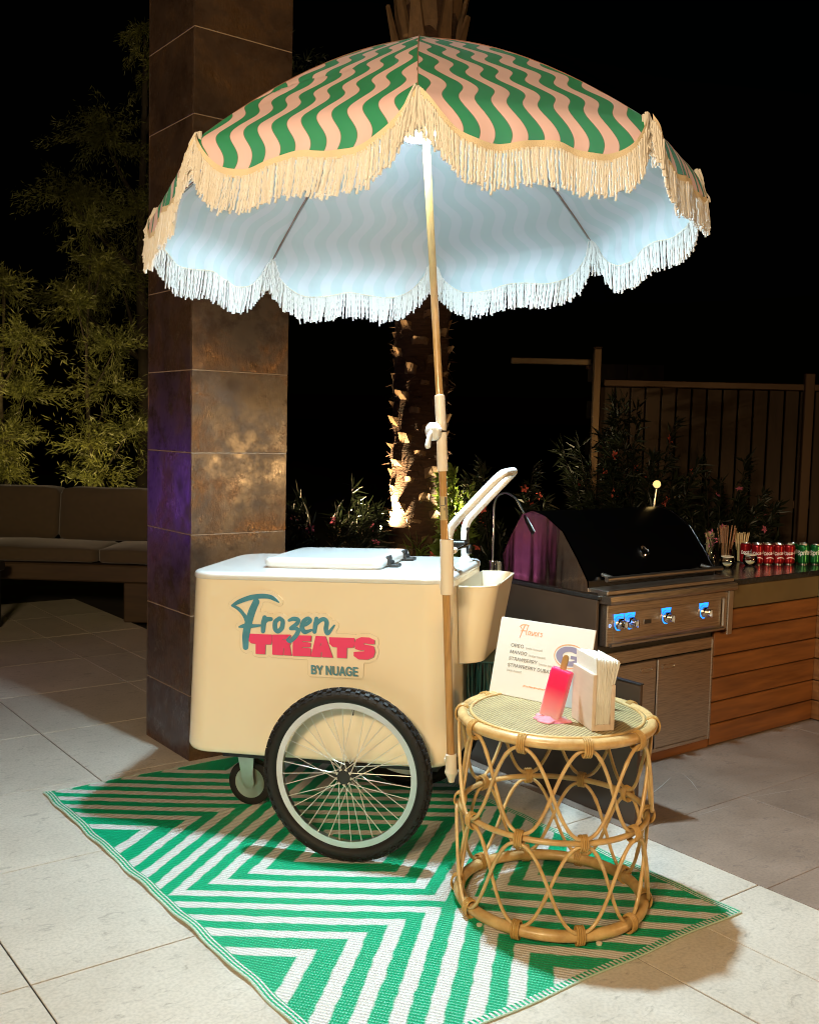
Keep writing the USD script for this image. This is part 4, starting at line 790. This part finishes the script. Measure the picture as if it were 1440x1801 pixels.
prof = [(3.895, .882), (3.905, 1.00), (3.85, 1.10), (3.775, 1.21), (3.70, 1.235), (3.614, 1.215), (3.494, 1.150), (3.394, 1.030), (3.322, .930), (3.316, .882)]
hp2 = np.array(Polygon(prof).buffer(.012).buffer(-.012).exterior.coords)[:-1]
def hood_slice(x0, x1, pts): return trimesh.Trimesh(*hull([(x, a, b) for x in (x0, x1) for a, b in pts]))
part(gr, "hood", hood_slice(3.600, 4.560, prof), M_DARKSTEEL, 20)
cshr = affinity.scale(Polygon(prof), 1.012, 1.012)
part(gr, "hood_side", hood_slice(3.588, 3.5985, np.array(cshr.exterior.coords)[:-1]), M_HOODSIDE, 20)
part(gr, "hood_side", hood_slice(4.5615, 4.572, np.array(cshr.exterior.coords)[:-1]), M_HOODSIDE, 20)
part(gr, "hood_handle", cat_([tube([(3.64, 3.245, .945), (4.52, 3.245, .945)], .0125, 14), tube([(3.70, 3.325, .955), (3.70, 3.245, .945)], .010, 8), tube([(4.46, 3.325, .955), (4.46, 3.245, .945)], .010, 8)]), M_STEEL, 40)
part(gr, "front_ledge", bx(3.600, 4.572, 3.20, 3.316, .878, .900, .004), M_STEEL, False)
part(gr, "grill_body", bx(IE0 - .0005, 4.572, FG + .022, 3.888, .846, .8815), M_DARKSTEEL, False)
part(gr, "temperature_gauge", xf(lathe([(.024, 0), (.030, 0), (.031, .006), (.027, .009), (.024, .006)], 30), np.stack([np.array([1, 0, 0.]), np.array([0, .64, .77]), np.array([0, -.77, .64])], 1), (4.085, 3.400, 1.040)), M_CHROME, 40)
# gooseneck lamps clipped to the grill
def goose(name, label, base, path, head_dir, lens, face=None, hl=.085):
    t = thing(name, label, "task lamp", loc=base)
    part(t, "base_block", cat_([lathe([(0, 0), (.020, 0), (.020, .060), (.016, .068), (0, .068)], 18), bx(.021, .052, -.02, .02, 0, .066, .004)]), M_CHROME, 40)
    pth = rounded(np.array(path) - base, 6); part(t, "gooseneck", tube(pth, .0062, 10), M_ZINC, 50)
    tip = np.array(path[-1]) - base; hd = np.array(head_dir, float); hd /= np.linalg.norm(hd)
    sp = part(t, "lamp_head", tube([tip - hd * .012, tip, tip + hd * .02, tip + hd * hl, tip + hd * (hl + .004)], [.008, .014, .019, .026, .024], 18), M_DARKSTEEL if lens != M_WARMLAMP else M_CHROME, 40)
    part(sp, "lens", tube([tip + hd * (hl + .0045), tip + hd * (hl + .0055)], [.022, .0215], 18), lens, False)
gb = np.array([.447, 5.40, .881])
goose("gooseneck_lamp", "unlit gooseneck task lamp on a chrome base at the left end of the grill", gb, [(.447, 5.40, .945), (.448, 5.40, 1.10), (.447, 5.40, 1.235), (.462, 5.37, 1.290), (.500, 5.33, 1.310), (.545, 5.27, 1.285), (.578, 5.20, 1.225), (.590, 5.17, 1.205)], (.45, -.45, -.75), mat("dark_lens", (.05, .05, .05), .1), hl=.10)
gb2 = eg(4.71, 3.86, .881)
q0 = gb2 + UP * .07
goose("gooseneck_lamp", "lit gooseneck task lamp rising behind the right side of the grill hood", gb2, [q0, q0 + UP * .15, q0 + UP * .27 + E * -.0, q0 + UP * .345 + E * .01, q0 + UP * .40 + E * .018], (-.25, -.95, -.05), M_WARMLAMP, hl=.03)
# low dark panel at the island's near end
lp_ = thing("low_side_panel", "thin dark low panel standing between the cart and the kitchen island", "panel", loc=(0, 0, 0), rot=REG)
part(lp_, "board", bx(3.283, 3.303, 2.722, 4.05, .0, .598, .003), M_DARKPANEL, False)
part(lp_, "cap_strip", bx(3.281, 3.305, 2.720, 4.05, .5985, .604, .001), M_BLACK, False)

# things on the counter
CT_ = .8808
def at(e, g): return eg(e, g, CT_)
def glass_cup(prof): return lathe(prof, 28)
def straws(label, pos, r, h, n, L, m, spread, group=None, glassy=True):
    t = thing("straw_jar", label, "straw jar", loc=pos, group=group)
    part(t, "jar", lathe([(0, 0), (r * .92, 0), (r, h), (r * .95, h), (r * .87, .005), (0, .005)], 24), M_GLASS, 40)
    for k in range(n):
        a = k * 2.399; rr = r * .80 * math.sqrt((k + .5) / n); p0 = np.array([rr * .75 * cos(a), rr * .75 * sin(a), .006]); top_ = np.array([rr * spread * cos(a), rr * spread * sin(a), L * RNG.uniform(.94, 1.04)])
        part(t, "straw", tube([p0, top_], .0032, 6), m)
straws("glass jar of brown stirrers fanning wide, left of the pale straws", at(5.235, 3.735), .040, .115, 22, .215, M_STRAWB, 1.9)
straws("glass jar of pale paper straws, next to the soda cans", at(5.335, 3.70), .034, .11, 30, .172, M_STRAW, 1.75)
straws("glass jar of pale straws standing behind the brown stirrers", at(5.235, 3.85), .034, .14, 26, .168, M_STRAW, 1.05)
def votive(label, pos):
    t = thing("votive_candle", label, "candle", loc=pos, group=None)
    part(t, "glass_cup", lathe([(0, 0), (.026, 0), (.040, .018), (.0425, .036), (.038, .058), (.034, .066), (.0325, .066), (.0365, .056), (.041, .036), (.0385, .019), (.025, .004), (0, .004)], 28), M_GLASS, 40)
    part(t, "wax", lathe([(0, .0045), (.024, .0045), (.034, .018), (.034, .026), (0, .027)], 24), M_WAX, 40)
    part(t, "rim_band", lathe([(.0345, .0625), (.0352, .0625), (.0352, .067), (.0335, .067), (.0335, .0625)], 28), M_WAX, 40)
votive("small round glass candle holder, the left one beside the grill", at(4.997, 3.551))
votive("small round glass candle holder in front of the straws, the right one", at(5.214, 3.549))
vs_ = thing("bud_vase", "small dark glass vase of sprigs beside the grill hood", "vase", loc=at(5.08, 3.72))
part(vs_, "vase", lathe([(0, 0), (.022, 0), (.028, .03), (.024, .07), (.012, .10), (.015, .115), (.013, .115), (.010, .10), (.020, .07), (.024, .03), (0, .006)], 20), M_GLASS, 40)
for k in range(6):
    a = k * 1.1; p = [(0, 0, .02), (.01 * cos(a), .01 * sin(a), .11), (.045 * cos(a), .03 * sin(a), .17 + .012 * k)]
    sg = part(vs_, "sprig", tube(rounded(p, 3), .0015, 5), M_LEAFD)
    lf = []
    for j in range(6):
        c = np.array(p[1]) * (1 - j / 6) + np.array(p[2]) * (j / 6) + RNG.normal(0, .006, 3); d1, d2 = RNG.normal(0, 1, 3), RNG.normal(0, 1, 3); d1 /= np.linalg.norm(d1); d2 -= d1 * (d1 @ d2); d2 /= np.linalg.norm(d2)
        lf.append(trimesh.Trimesh([c, c + d1 * .012 + d2 * .005, c + d1 * .024, c + d1 * .012 - d2 * .005], [(0, 1, 2), (0, 2, 3)], process=False))
    part(sg, "leaves", cat_(lf), M_LEAFD if k % 2 else M_PETALP, False)
bagm = thing("paper_bag_holder", "pale upright card box standing at the back beside the hood", "box", loc=at(4.97, 3.90), rot=REG)
part(bagm, "box_body", cat_([bx(-.045, .045, -.03, .03, 0, .004), bx(-.045, .045, -.03, -.028, .004, .20), bx(-.045, .045, .028, .03, .004, .20), bx(-.045, -.043, -.028, .028, .004, .20), bx(.043, .045, -.028, .028, .004, .20)]), M_STRAW, False)
# soda cans
def can(label, pos, m, txt, rzv, group):
    t = thing("soda_can", label, "can", loc=pos, rot=rz(rzv), group=group)
    part(t, "can_body", lathe([(.026, .004), (.0325, .012), (.033, .016), (.033, .104), (.0315, .109), (.027, .1165)], 28), m, 50)
    part(t, "can_top", lathe([(0, .1145), (.0235, .1145), (.0250, .1195), (.0275, .1195), (.0275, .1165)], 28), M_CANT, 40)
    part(t, "can_base", lathe([(0, .006), (.022, .006), (.0235, 0), (.0255, 0), (.026, .004)], 28), M_CANT, 40)
    tm = meshkit.text_mesh(txt[0], txt[1], .0005, bold=True); tm.apply_transform(np.diag([txt[2], 1, 1, 1])); V = tm.vertices.copy(); V[:, 0] -= V[:, 0].mean()
    sl = txt[3]; V[:, 1] += V[:, 0] * sl + txt[4]; a = V[:, 0] / .0335 - pi / 2; rr = .0332 + V[:, 2]
    part(t, "can_lettering", trimesh.Trimesh(np.stack([rr * np.cos(a), rr * np.sin(a), V[:, 1]], 1), tm.faces, process=False), M_CANW, False)
    if m == M_CANR:
        th = np.linspace(-2.6, -.5, 24); zc = .036 + .006 * np.sin(np.linspace(0, 5, 24)); w = .0025
        VV = np.vstack([np.stack([.0333 * np.cos(th), .0333 * np.sin(th), zc - w], 1), np.stack([.0333 * np.cos(th), .0333 * np.sin(th), zc + w], 1)]); n_ = 24
        part(t, "ribbon_stripe", trimesh.Trimesh(VV, [(i, i + 1, n_ + i + 1) for i in range(n_ - 1)] + [(i, n_ + i + 1, n_ + i) for i in range(n_ - 1)], process=False), M_CANW, False)
RED = ("Coca-Cola", .019, .80, .12, .060); GREEN = ("Sprite", .026, .85, .10, .058)
cp = lambda k, b=0: (5.322 + .0615 * k + .030 * b, 3.575 - .0308 * k + .062 * b)
spots = [cp(0), cp(1), cp(2), cp(3), cp(-.55, 1)]
names = ["red soda can at the left end of the front row, beside the straws", "second red soda can from the left in the front row", "third red soda can from the left in the front row", "rightmost red soda can of the front row, touching the green cans", "red soda can set back a row, half hidden behind the pale straws"]
for (e, g), nm in zip(spots, names): can(nm, at(e, g), M_CANR, RED, TH + RNG.uniform(-.35, .1), "red soda cans on the counter")
for i, (e, g) in enumerate([cp(.5, 1), cp(1.5, 1), cp(2.5, 1)]): can(["red soda can in the back row, left", "red soda can in the back row, middle", "red soda can in the back row, right"][i], at(e, g), M_CANR, RED, TH - .4, "red soda cans on the counter")
for i, (e, g) in enumerate([cp(4.35), cp(5.5), cp(6.65)]): can(["first green soda can, next to the red ones", "second green soda can in the front row", "green soda can cut by the photo's right edge"][i], at(e, g), M_CANG, GREEN, -.30 + .1 * i, "green soda cans on the counter")
for i, (e, g) in enumerate([cp(3.9, 1), cp(5.0, 1)]): can(["green soda can in the back row, left", "green soda can in the back row, right"][i], at(e, g), M_CANG, GREEN, -.2, "green soda cans on the counter")

# ------------------------------------------------------------------ sofa and coffee table on the left
SX = np.array([-2.30, 8.28, 0]); sdv = np.array([.998, -.052, 0]); SF = np.stack([sdv, np.cross(UP, sdv), UP], 1)
sofa = thing("outdoor_sofa", "long taupe sofa with loose back cushions, in the dark at left", "sofa", loc=SX, rot=SF)
def cushion(x0, x1, y0, y1, z0, z1, puff=.035, lean=0.0):
    n = 12; m = trimesh.creation.box([1, 1, 1])
    for _ in range(3): m = m.subdivide()
    V = m.vertices * 2; S_ = np.sign(V) * np.abs(V)
    r = np.clip(1 - np.abs(V), 0, 1); sq = np.minimum(1, np.minimum(r[:, [1, 0, 0]], r[:, [2, 2, 1]]) * 3)
    c = np.array([(x0 + x1) / 2, (y0 + y1) / 2, (z0 + z1) / 2]); h = np.array([x1 - x0, y1 - y0, z1 - z0]) / 2
    rad = np.linalg.norm(np.maximum(np.abs(V) - .8, 0), axis=1, keepdims=True); Vs = np.where(rad > .2, np.clip(V, -.8, .8) + np.sign(V) * np.maximum(np.abs(V) - .8, 0) * .2 / np.maximum(rad, 1e-6), V)
    out = Vs * h; ax = np.argmin(h); oth = [i for i in range(3) if i != ax]
    out[:, ax] += np.sign(V[:, ax]) * (np.abs(V[:, ax]) > .9) * puff * (1 - V[:, oth[0]] ** 2) * (1 - V[:, oth[1]] ** 2)
    out += noisev(out + c, 5.0)[:, None] * .012
    out[:, 1] += lean * (out[:, 2] + h[2]); return trimesh.Trimesh(out + c, m.faces, process=False)
part(sofa, "base_frame", bx(-2.6, .85, .0, .85, .33, .47, .012), M_TEAK, False)
part(sofa, "timber_leg", bx(-.02, .24, .02, .80, 0, .329, .01), M_TEAK, False)
part(sofa, "timber_leg", bx(-2.55, -2.30, .02, .80, 0, .329, .01), M_TEAK, False)
for a, b in ((-2.58, -1.42), (-1.41, -.25), (-.24, .83)): part(sofa, "seat_cushion", cushion(a, b, -.01, .62, .475, .60, .02), M_SOFA, True)
for a, b in ((-1.98, -.78), (-.77, .02), (.03, .82)): part(sofa, "back_cushion", cushion(a, b, .50, .74, .60, 1.055, .05, .12), M_SOFA, True)
part(sofa, "back_cushion", cushion(-2.58, -1.99, .50, .74, .60, 1.05, .05, .12), M_SOFA, True)
part(sofa, "back_frame", bx(-2.6, .85, .78, .85, .47, .86, .01), M_TEAK, False)
ct = thing("coffee_table", "dark square coffee table cut by the left edge, in front of the sofa", "coffee table", loc=(-3.50, 7.55, 0), rot=SF)
part(ct, "table_top", bx(-.9, .30, -.5, .5, .45, .52, .01), M_BLACK, False)
for x in (-.85, .22):
    for y in (-.46, .40): part(ct, "leg", bx(x, x + .06, y, y + .06, 0, .449), M_BLACK, False)

# ------------------------------------------------------------------ fence, wall, post
FY_ = 9.0
fn = thing("slat_fence", "dim brown fence of upright slats with a metal top rail, behind the counter at right", "fence", loc=(1.62, FY_, 0))
x = .02
while x < 4.6:
    w = RNG.uniform(.112, .124); part(fn, "slat", bx(x, x + w, .012, .034, .08, 2.045 + RNG.uniform(-.004, .004), .003), M_FENCE, False); x += w + .018
part(fn, "top_rail", bx(.045, 4.6, -.012, .048, 2.052, 2.110, .006), M_FPOST, False)
part(fn, "middle_rail", bx(.045, 4.6, .036, .07, 1.02, 1.09, .004), M_FPOST, False)
part(fn, "bottom_rail", bx(.045, 4.6, .036, .07, .16, .23, .004), M_FPOST, False)
for px in (1.78, 3.7): part(fn, "post", bx(px, px + .085, -.045, .011, 0, 2.20, .006), M_FPOST, False)
pf = thing("gate_post", "pale square steel post taller than the slat fence, ending the upper rail", "post", loc=(1.60, FY_, 0))
part(pf, "post", bx(-.032, .032, -.032, .032, 0, 2.37, .006), mat("galvanised_post", (.22, .16, .10), .35, .6), False)
part(pf, "cap", bx(-.036, .036, -.036, .036, 2.3705, 2.39, .008), M_FPOST, False)
f2 = thing("upper_rail", "thin shining steel rail running left from the tall steel post", "rail", loc=(.86, FY_ + .08, 0))
M_RAIL = mat("rail_steel", (.36, .29, .19), .3, .7)
part(f2, "rail", bx(.0, .70, -.02, .03, 2.232, 2.285, .006), M_RAIL, False)
part(f2, "wall_bracket", bx(.66, .70, -.03, .04, 2.20, 2.231, .004), M_FPOST, False)
wl = thing("neighbour_wall", "low brown block wall seen above the fence beyond the steel post", "wall", loc=(2.12, 11.2, 0))
for r_ in range(12):
    for c_ in range(2):
        z0 = .2 * r_; x0 = c_ * .40 + (-.2 if r_ % 2 else 0)
        part(wl, "block", bx(x0 + .004, x0 + .396, 0, .19, z0 + .004, z0 + .196, .006), M_WALLB, False)

# ------------------------------------------------------------------ planting
def leaf_cloud(C, D, L, Wd, fold=.25):
    """Folded leaf blades at C along unit D."""
    n = len(C); D = D / np.linalg.norm(D, axis=1, keepdims=True); r = RNG.normal(size=(n, 3)); S = np.cross(D, r); S /= np.linalg.norm(S, axis=1, keepdims=True) + 1e-9; N_ = np.cross(D, S)
    L = np.broadcast_to(L, (n,))[:, None]; Wd = np.broadcast_to(Wd, (n,))[:, None]
    V = np.stack([C, C + D * L * .45 + S * Wd * .5 + N_ * Wd * fold, C + D * L, C + D * L * .45 - S * Wd * .5 + N_ * Wd * fold], 1).reshape(-1, 3)
    b = np.arange(n)[:, None] * 4; F = np.concatenate([b + [0, 1, 2], b + [0, 2, 3]], 1).reshape(-1, 3); return trimesh.Trimesh(V, F, process=False)
def tree(name, label, cat, base, H, clumps, nleaf, L, Wd, mleaf, trunk_r, group=None, droop=.3, twig=26):
    t = thing(name, label, cat, loc=base, group=group); base = np.zeros(3)
    tp = np.array([[0, 0, -.05], [.03, .02, H * .25], [-.04, .03, H * .55], [.02, 0, H * .92]]); tr = part(t, "trunk", tube(rounded(tp, 5), np.linspace(trunk_r, trunk_r * .25, 16), 9), M_TRUNK, 60)
    C, D = [], []
    tot = sum(c[3] for c in clumps)
    for cx, cyy, cz, r in clumps:
        z0 = max(.2, min(H * .85, cz - r * 1.2)); s0 = np.array([np.interp(z0, tp[:, 2], tp[:, 0]), np.interp(z0, tp[:, 2], tp[:, 1]), z0]); c = np.array([cx, cyy, cz])
        part(tr, "limb", tube(rounded([s0, (s0 + c) / 2 + [0, 0, -.06], c], 4), np.linspace(trunk_r * .4, .006, 9), 6), M_TRUNK, 60)
        k = int(nleaf * r / tot); ntw = max(4, int(twig * r / .4)); 
        for _ in range(ntw):
            d = RNG.normal(size=3); d /= np.linalg.norm(d); d[2] = abs(d[2]) * .7 + .1 if RNG.random() < .6 else d[2]; l = r * RNG.uniform(.55, 1.25); kk = max(1, k // ntw); s_ = RNG.uniform(.1, 1, kk) ** .7
            p = c + d * (s_ * l)[:, None] + RNG.normal(size=(kk, 3)) * r * .06; p[:, 2] -= droop * (s_ ** 2) * l * .5
            C.append(p); D.append(d * .8 + RNG.normal(size=(kk, 3)) * .55 + [0, 0, -droop])
    C = np.vstack(C); D = np.vstack(D); n = len(C)
    part(t, "crown", leaf_cloud(C, D, L * RNG.uniform(.6, 1.3, n), Wd * RNG.uniform(.7, 1.2, n)), mleaf, False, kind="stuff"); return t
gt = None
tree("acacia_tree", "yellow-green shrub tree brightly uplit at the left edge, above the sofa", "tree", (-4.75, 12.0, 0), 3.3, [(-.35, -.1, 2.9, .42), (.0, 0, 3.15, .38), (.25, -.1, 2.55, .45), (-.2, .1, 2.2, .5), (.2, .1, 1.9, .48), (-.5, 0, 1.9, .45), (.05, -.1, 1.4, .5), (-.3, -.15, 1.3, .5), (.0, -.2, .95, .45)], 13000, .085, .0125, M_NEEDLE, .04)
tree("acacia_tree", "slender half-lit feathery tree standing between the bright one and the column", "tree", (-3.85, 12.3, 0), 4.0, [(0, 0, 3.9, .30), (.15, 0, 3.45, .38), (-.1, -.1, 3.0, .42), (.3, 0, 2.5, .45), (.2, .1, 2.0, .5), (.45, 0, 1.5, .5), (.1, -.1, 1.35, .5), (.2, -.1, .95, .5)], 11000, .080, .012, M_NEEDLE, .04)
tree("tall_tree", "tall dim tree rising behind the sofa, its thin top near the column", "tree", (-3.6, 13.8, 0), 6.8, [(0, 0, 6.7, .35), (.2, 0, 6.1, .55), (-.5, 0, 5.3, .7), (.5, .1, 5.2, .65), (-.9, -.2, 4.5, .75), (.1, -.1, 4.4, .8), (.8, 0, 4.0, .7), (-.3, 0, 3.5, .8), (.6, 0, 3.0, .8), (-.9, 0, 3.2, .6)], 28000, .075, .012, M_NEEDLE, .12, droop=.6)
tree("tall_tree", "dark tree behind the column's right edge, only its lit leaf tips showing", "tree", (-1.95, 12.5, 0), 6.2, [(0, 0, 6.1, .5), (-.4, 0, 5.4, .7), (.5, 0, 5.6, .6), (.1, 0, 4.8, .8), (-.5, 0, 4.2, .7)], 5000, .09, .016, M_LEAFD, .12, droop=.5)
# shrubs in the bed
def shrub(name, label, base, H, R, nst, nl, L, Wd, mleaf, flower=None, nf=0, cat="shrub", fr=.027):
    t = thing(name, label, cat, loc=base); C, D, st, tips_ = [], [], [], []
    for k in range(nst):
        a = RNG.uniform(0, 2 * pi); rr = R * math.sqrt(RNG.random()); h = H * RNG.uniform(.6, 1.05) * (1 - .3 * (rr / R) ** 2); top_ = np.array([rr * cos(a), rr * sin(a), h]); p = rounded([(top_[0] * .15, top_[1] * .15, 0), top_ * [.6, .6, .55], top_], 4); st.append(tube(p, np.linspace(.006, .0018, len(p)), 5)); tips_.append(top_)
        kk = nl // nst; s_ = RNG.uniform(.25, 1, kk); q = np.stack([np.interp(s_, np.linspace(0, 1, len(p)), p[:, i]) for i in range(3)], 1); C.append(q); D.append(RNG.normal(size=(kk, 3)) * .6 + np.array([cos(a), sin(a), .7]) * .7)
    part(t, "stems", cat_(st), M_TRUNK, 50, kind="stuff"); C = np.vstack(C); D = np.vstack(D); n = len(C)
    part(t, "foliage", leaf_cloud(C, D, L * RNG.uniform(.6, 1.25, n), Wd * RNG.uniform(.7, 1.2, n)), mleaf, False, kind="stuff")
    for k in range(nf):
        c = tips_[k % len(tips_)] * RNG.uniform(.78, 1.02) + RNG.normal(0, .02, 3); ax = RNG.normal(size=3) * .5 + [0, -1, .4]; ax /= np.linalg.norm(ax); s = np.cross(ax, UP); s /= np.linalg.norm(s); u2 = np.cross(s, ax); ps = []
        for j in range(5):
            b_ = 2 * pi * j / 5 + k; d = s * cos(b_) + u2 * sin(b_); e_ = np.cross(ax, d); ps.append(trimesh.Trimesh([c, c + d * fr * .7 + e_ * fr * .42 + ax * fr * .25, c + d * fr * 1.35 + ax * fr * .2, c + d * fr * .7 - e_ * fr * .42 + ax * fr * .25], [(0, 1, 2), (0, 2, 3)], process=False))
        part(t, "flower", cat_(ps), flower, False)
    return t
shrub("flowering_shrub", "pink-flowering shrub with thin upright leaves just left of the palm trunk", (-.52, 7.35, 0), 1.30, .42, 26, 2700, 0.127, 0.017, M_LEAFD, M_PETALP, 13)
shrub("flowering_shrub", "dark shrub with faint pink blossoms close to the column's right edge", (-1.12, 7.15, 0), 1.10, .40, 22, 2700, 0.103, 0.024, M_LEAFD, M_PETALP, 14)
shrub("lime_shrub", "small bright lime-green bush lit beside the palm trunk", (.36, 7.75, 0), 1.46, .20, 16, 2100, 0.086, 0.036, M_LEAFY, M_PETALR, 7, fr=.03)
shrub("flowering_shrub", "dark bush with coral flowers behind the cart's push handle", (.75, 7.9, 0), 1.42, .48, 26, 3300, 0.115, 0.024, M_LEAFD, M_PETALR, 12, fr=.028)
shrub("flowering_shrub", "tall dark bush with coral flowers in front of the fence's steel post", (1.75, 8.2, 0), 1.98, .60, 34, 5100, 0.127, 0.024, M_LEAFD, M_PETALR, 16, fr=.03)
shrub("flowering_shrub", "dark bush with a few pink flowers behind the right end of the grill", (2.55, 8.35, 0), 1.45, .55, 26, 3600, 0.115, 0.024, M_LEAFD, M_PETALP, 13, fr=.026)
shrub("low_grass_plant", "low spiky grass clump at the foot of the palm, lit from beside", (.04, 7.80, 0), .84, .13, 26, 1260, 0.184, 0.012, M_LEAFY, cat="plant")
shrub("flowering_shrub", "low dark plant with pale pink blossoms, just above the cart lid", (-.95, 6.45, 0), .92, .36, 20, 2100, 0.092, 0.024, M_LEAFD, M_PETALP, 11, fr=.02)

# garden spot lamp
gs = thing("garden_spotlight", "small glowing garden spotlight aimed up at the palm trunk", "spotlight", loc=(-.235, 7.62, 0))
part(gs, "stake", tube([(0, 0, -.04), (0, 0, .83)], .012, 8), M_BLACK)
sd2 = np.array([.3, .45, 1.2]); sd2 /= np.linalg.norm(sd2); hc = np.array([.012, -.03, .89])
hb_ = part(gs, "lamp_body", tube([hc - UP * .05 - sd2 * .02, hc - sd2 * .012, hc + sd2 * .03], [.014, .022, .024], 14), M_BLACK, 40)
part(hb_, "lens", xf(trimesh.creation.icosphere(2, .017), t=hc + np.array([.006, -.028, .012])), M_SPOT, True)
part(hb_, "side_glow_lens", xf(trimesh.creation.icosphere(1, .007), t=hc + np.array([-.034, -.02, .032])), M_SPOT, True)

# ------------------------------------------------------------------ palm
PB = np.array([.062, 8.0, 0]); palm = thing("palm_tree", "palm tree with a ragged fibrous trunk lit from below, directly behind the umbrella pole", "palm tree", loc=PB)
zz = np.linspace(-.05, 5.6, 60); an = np.arange(28) * 2 * pi / 28
pr_ = .205 + .012 * np.sin(zz * 23) + .035 * np.clip((zz - 4.2) / 1.0, 0, 1)
V = np.stack([np.stack([(pr_[i] + .012 * noisev(np.stack([np.cos(an) * 2, np.sin(an) * 2, np.full(28, zz[i] * 6)], 1), 1.5)) * np.cos(an), (pr_[i] + .012 * noisev(np.stack([np.cos(an) * 2, np.sin(an) * 2, np.full(28, zz[i] * 6)], 1), 1.5, 3)) * np.sin(an), np.full(28, zz[i])], 1) for i in range(60)])
F = []
for i in range(59):
    for j in range(28): k2 = (j + 1) % 28; a, b, c, d = i * 28 + j, i * 28 + k2, (i + 1) * 28 + k2, (i + 1) * 28 + j; F += [(a, b, c), (a, c, d)]
trk = part(palm, "trunk", trimesh.Trimesh(V.reshape(-1, 3), F, process=False), M_BARK, True)
n_b = 150
for k in range(n_b):
    a = k * 2.39996; z = .55 + 3.75 * (k + .5) / n_b; r = .205; od = np.array([cos(a), sin(a), 0]); tg = np.array([-sin(a), cos(a), 0]); w = RNG.uniform(.045, .075); h = RNG.uniform(.04, .07); o_ = RNG.uniform(.028, .062); c = od * (r - .012) + UP * z
    pts = [c + tg * w, c - tg * w, c + tg * w * .9 - UP * h * 1.3 , c - tg * w * .9 - UP * h * 1.3, c + od * o_ + UP * (h * .35) + tg * w * RNG.uniform(-.7, -.2), c + od * o_ + UP * (h * .25) + tg * w * RNG.uniform(.2, .7), c + od * o_ * .8 + tg * w * .3 - UP * h * .2]
    part(trk, "leaf_base", trimesh.Trimesh(*hull(pts)), M_BOOT, False)
for k in range(44):
    a = k * 2.39996 + 1; z = 4.30 + 1.15 * (k + .5) / 44; od = np.array([cos(a), sin(a), 0]); tg = np.array([-sin(a), cos(a), 0]); w = RNG.uniform(.05, .075); L = RNG.uniform(.32, .5); c = od * .20 + UP * z; tip = c + od * RNG.uniform(.05, .12) + UP * L
    pts = [c + tg * w, c - tg * w, c + tg * w + od * .035, c - tg * w + od * .035, tip + tg * w * .35, tip - tg * w * .35, tip + tg * w * .3 + od * .02, tip - tg * w * .3 + od * .02, c - UP * .08 + tg * w * .8, c - UP * .08 - tg * w * .8]
    part(trk, "leaf_base", trimesh.Trimesh(*hull(pts)), M_BOOT, False)
for k in range(22):
    a = k * 2.39996; el = RNG.uniform(.75, 1.25); d = np.array([cos(a) * cos(el), sin(a) * cos(el), sin(el)]); od = np.array([cos(a), sin(a), 0]); s_ = np.linspace(0, 1, 14); L = RNG.uniform(1.9, 2.4)
    P = od * .15 + UP * 5.45 + d * (s_ * L)[:, None] - UP * ((s_ ** 2.2) * L * .42)[:, None]
    fd = part(palm, "frond", tube(P, np.linspace(.022, .004, 14), 6), M_BOOT, 50)
    q = np.linspace(.18, 1, 60); C = np.stack([np.interp(q, s_, P[:, i]) for i in range(3)], 1); sd_ = np.cross(d, UP); sd_ /= np.linalg.norm(sd_)
    D = np.concatenate([sd_ + d * .7 + [0, 0, -.25] + RNG.normal(0, .08, (60, 3)), -sd_ + d * .7 + [0, 0, -.25] + RNG.normal(0, .08, (60, 3))]); part(fd, "leaflets", leaf_cloud(np.vstack([C, C]), D, .42, .028, .1), M_FROND, False, kind="stuff")

# added uplight can hidden behind the cart; its barrel blocks purple spill
ua = np.array([-.50, 5.64, .09]); ut = np.array([-.80, 5.37, 1.05]) - ua; ut /= np.linalg.norm(ut)
ul = thing("column_uplight", "added black uplight can hidden behind the cart, throwing purple onto the column", "spotlight", loc=ua)
part(ul, "barrel", cat_([tube([-ut * .05, ut * .31], .066, 20, cap=False), tube([ut * .31, -ut * .05], .062, 20, cap=False), tube([-ut * .052, -ut * .045], .066, 20)]), M_BLACK, 40)
part(ul, "ground_spike", tube([-ut * .05, -ut * .05 - UP * .06], .012, 8), M_BLACK)
fb = []
nF = 1500
aF = RNG.uniform(0, 2 * pi, nF); zF = RNG.uniform(.3, 4.6, nF); oF = np.stack([np.cos(aF), np.sin(aF), 0 * aF], 1); tF = np.stack([-np.sin(aF), np.cos(aF), 0 * aF], 1)
CF = oF * .197 + np.stack([0 * zF, 0 * zF, zF], 1); DF = oF * RNG.uniform(.05, .6, (nF, 1)) + tF * RNG.normal(0, .8, (nF, 1)) + np.array([0, 0, 1]) * RNG.normal(-.15, .35, (nF, 1))
part(trk, "loose_fibre", leaf_cloud(CF, DF, RNG.uniform(.05, .12, nF), RNG.uniform(.006, .014, nF), .15), M_BARK, False, kind="stuff")

groups = {"straw_jar": "jars of straws on the counter", "votive_candle": "candle holders on the counter", "gooseneck_lamp": "gooseneck lamps at the grill", "acacia_tree": "uplit feathery trees behind the sofa", "tall_tree": "tall dim trees beyond the patio", "flowering_shrub": "flowering shrubs in the garden bed"}
for p in stage.GetPrimAtPath("/World").GetChildren():
    for k, g in groups.items():
        if p.GetName().startswith(k) and not p.GetCustomDataByKey("group"): p.SetCustomDataByKey("group", g)
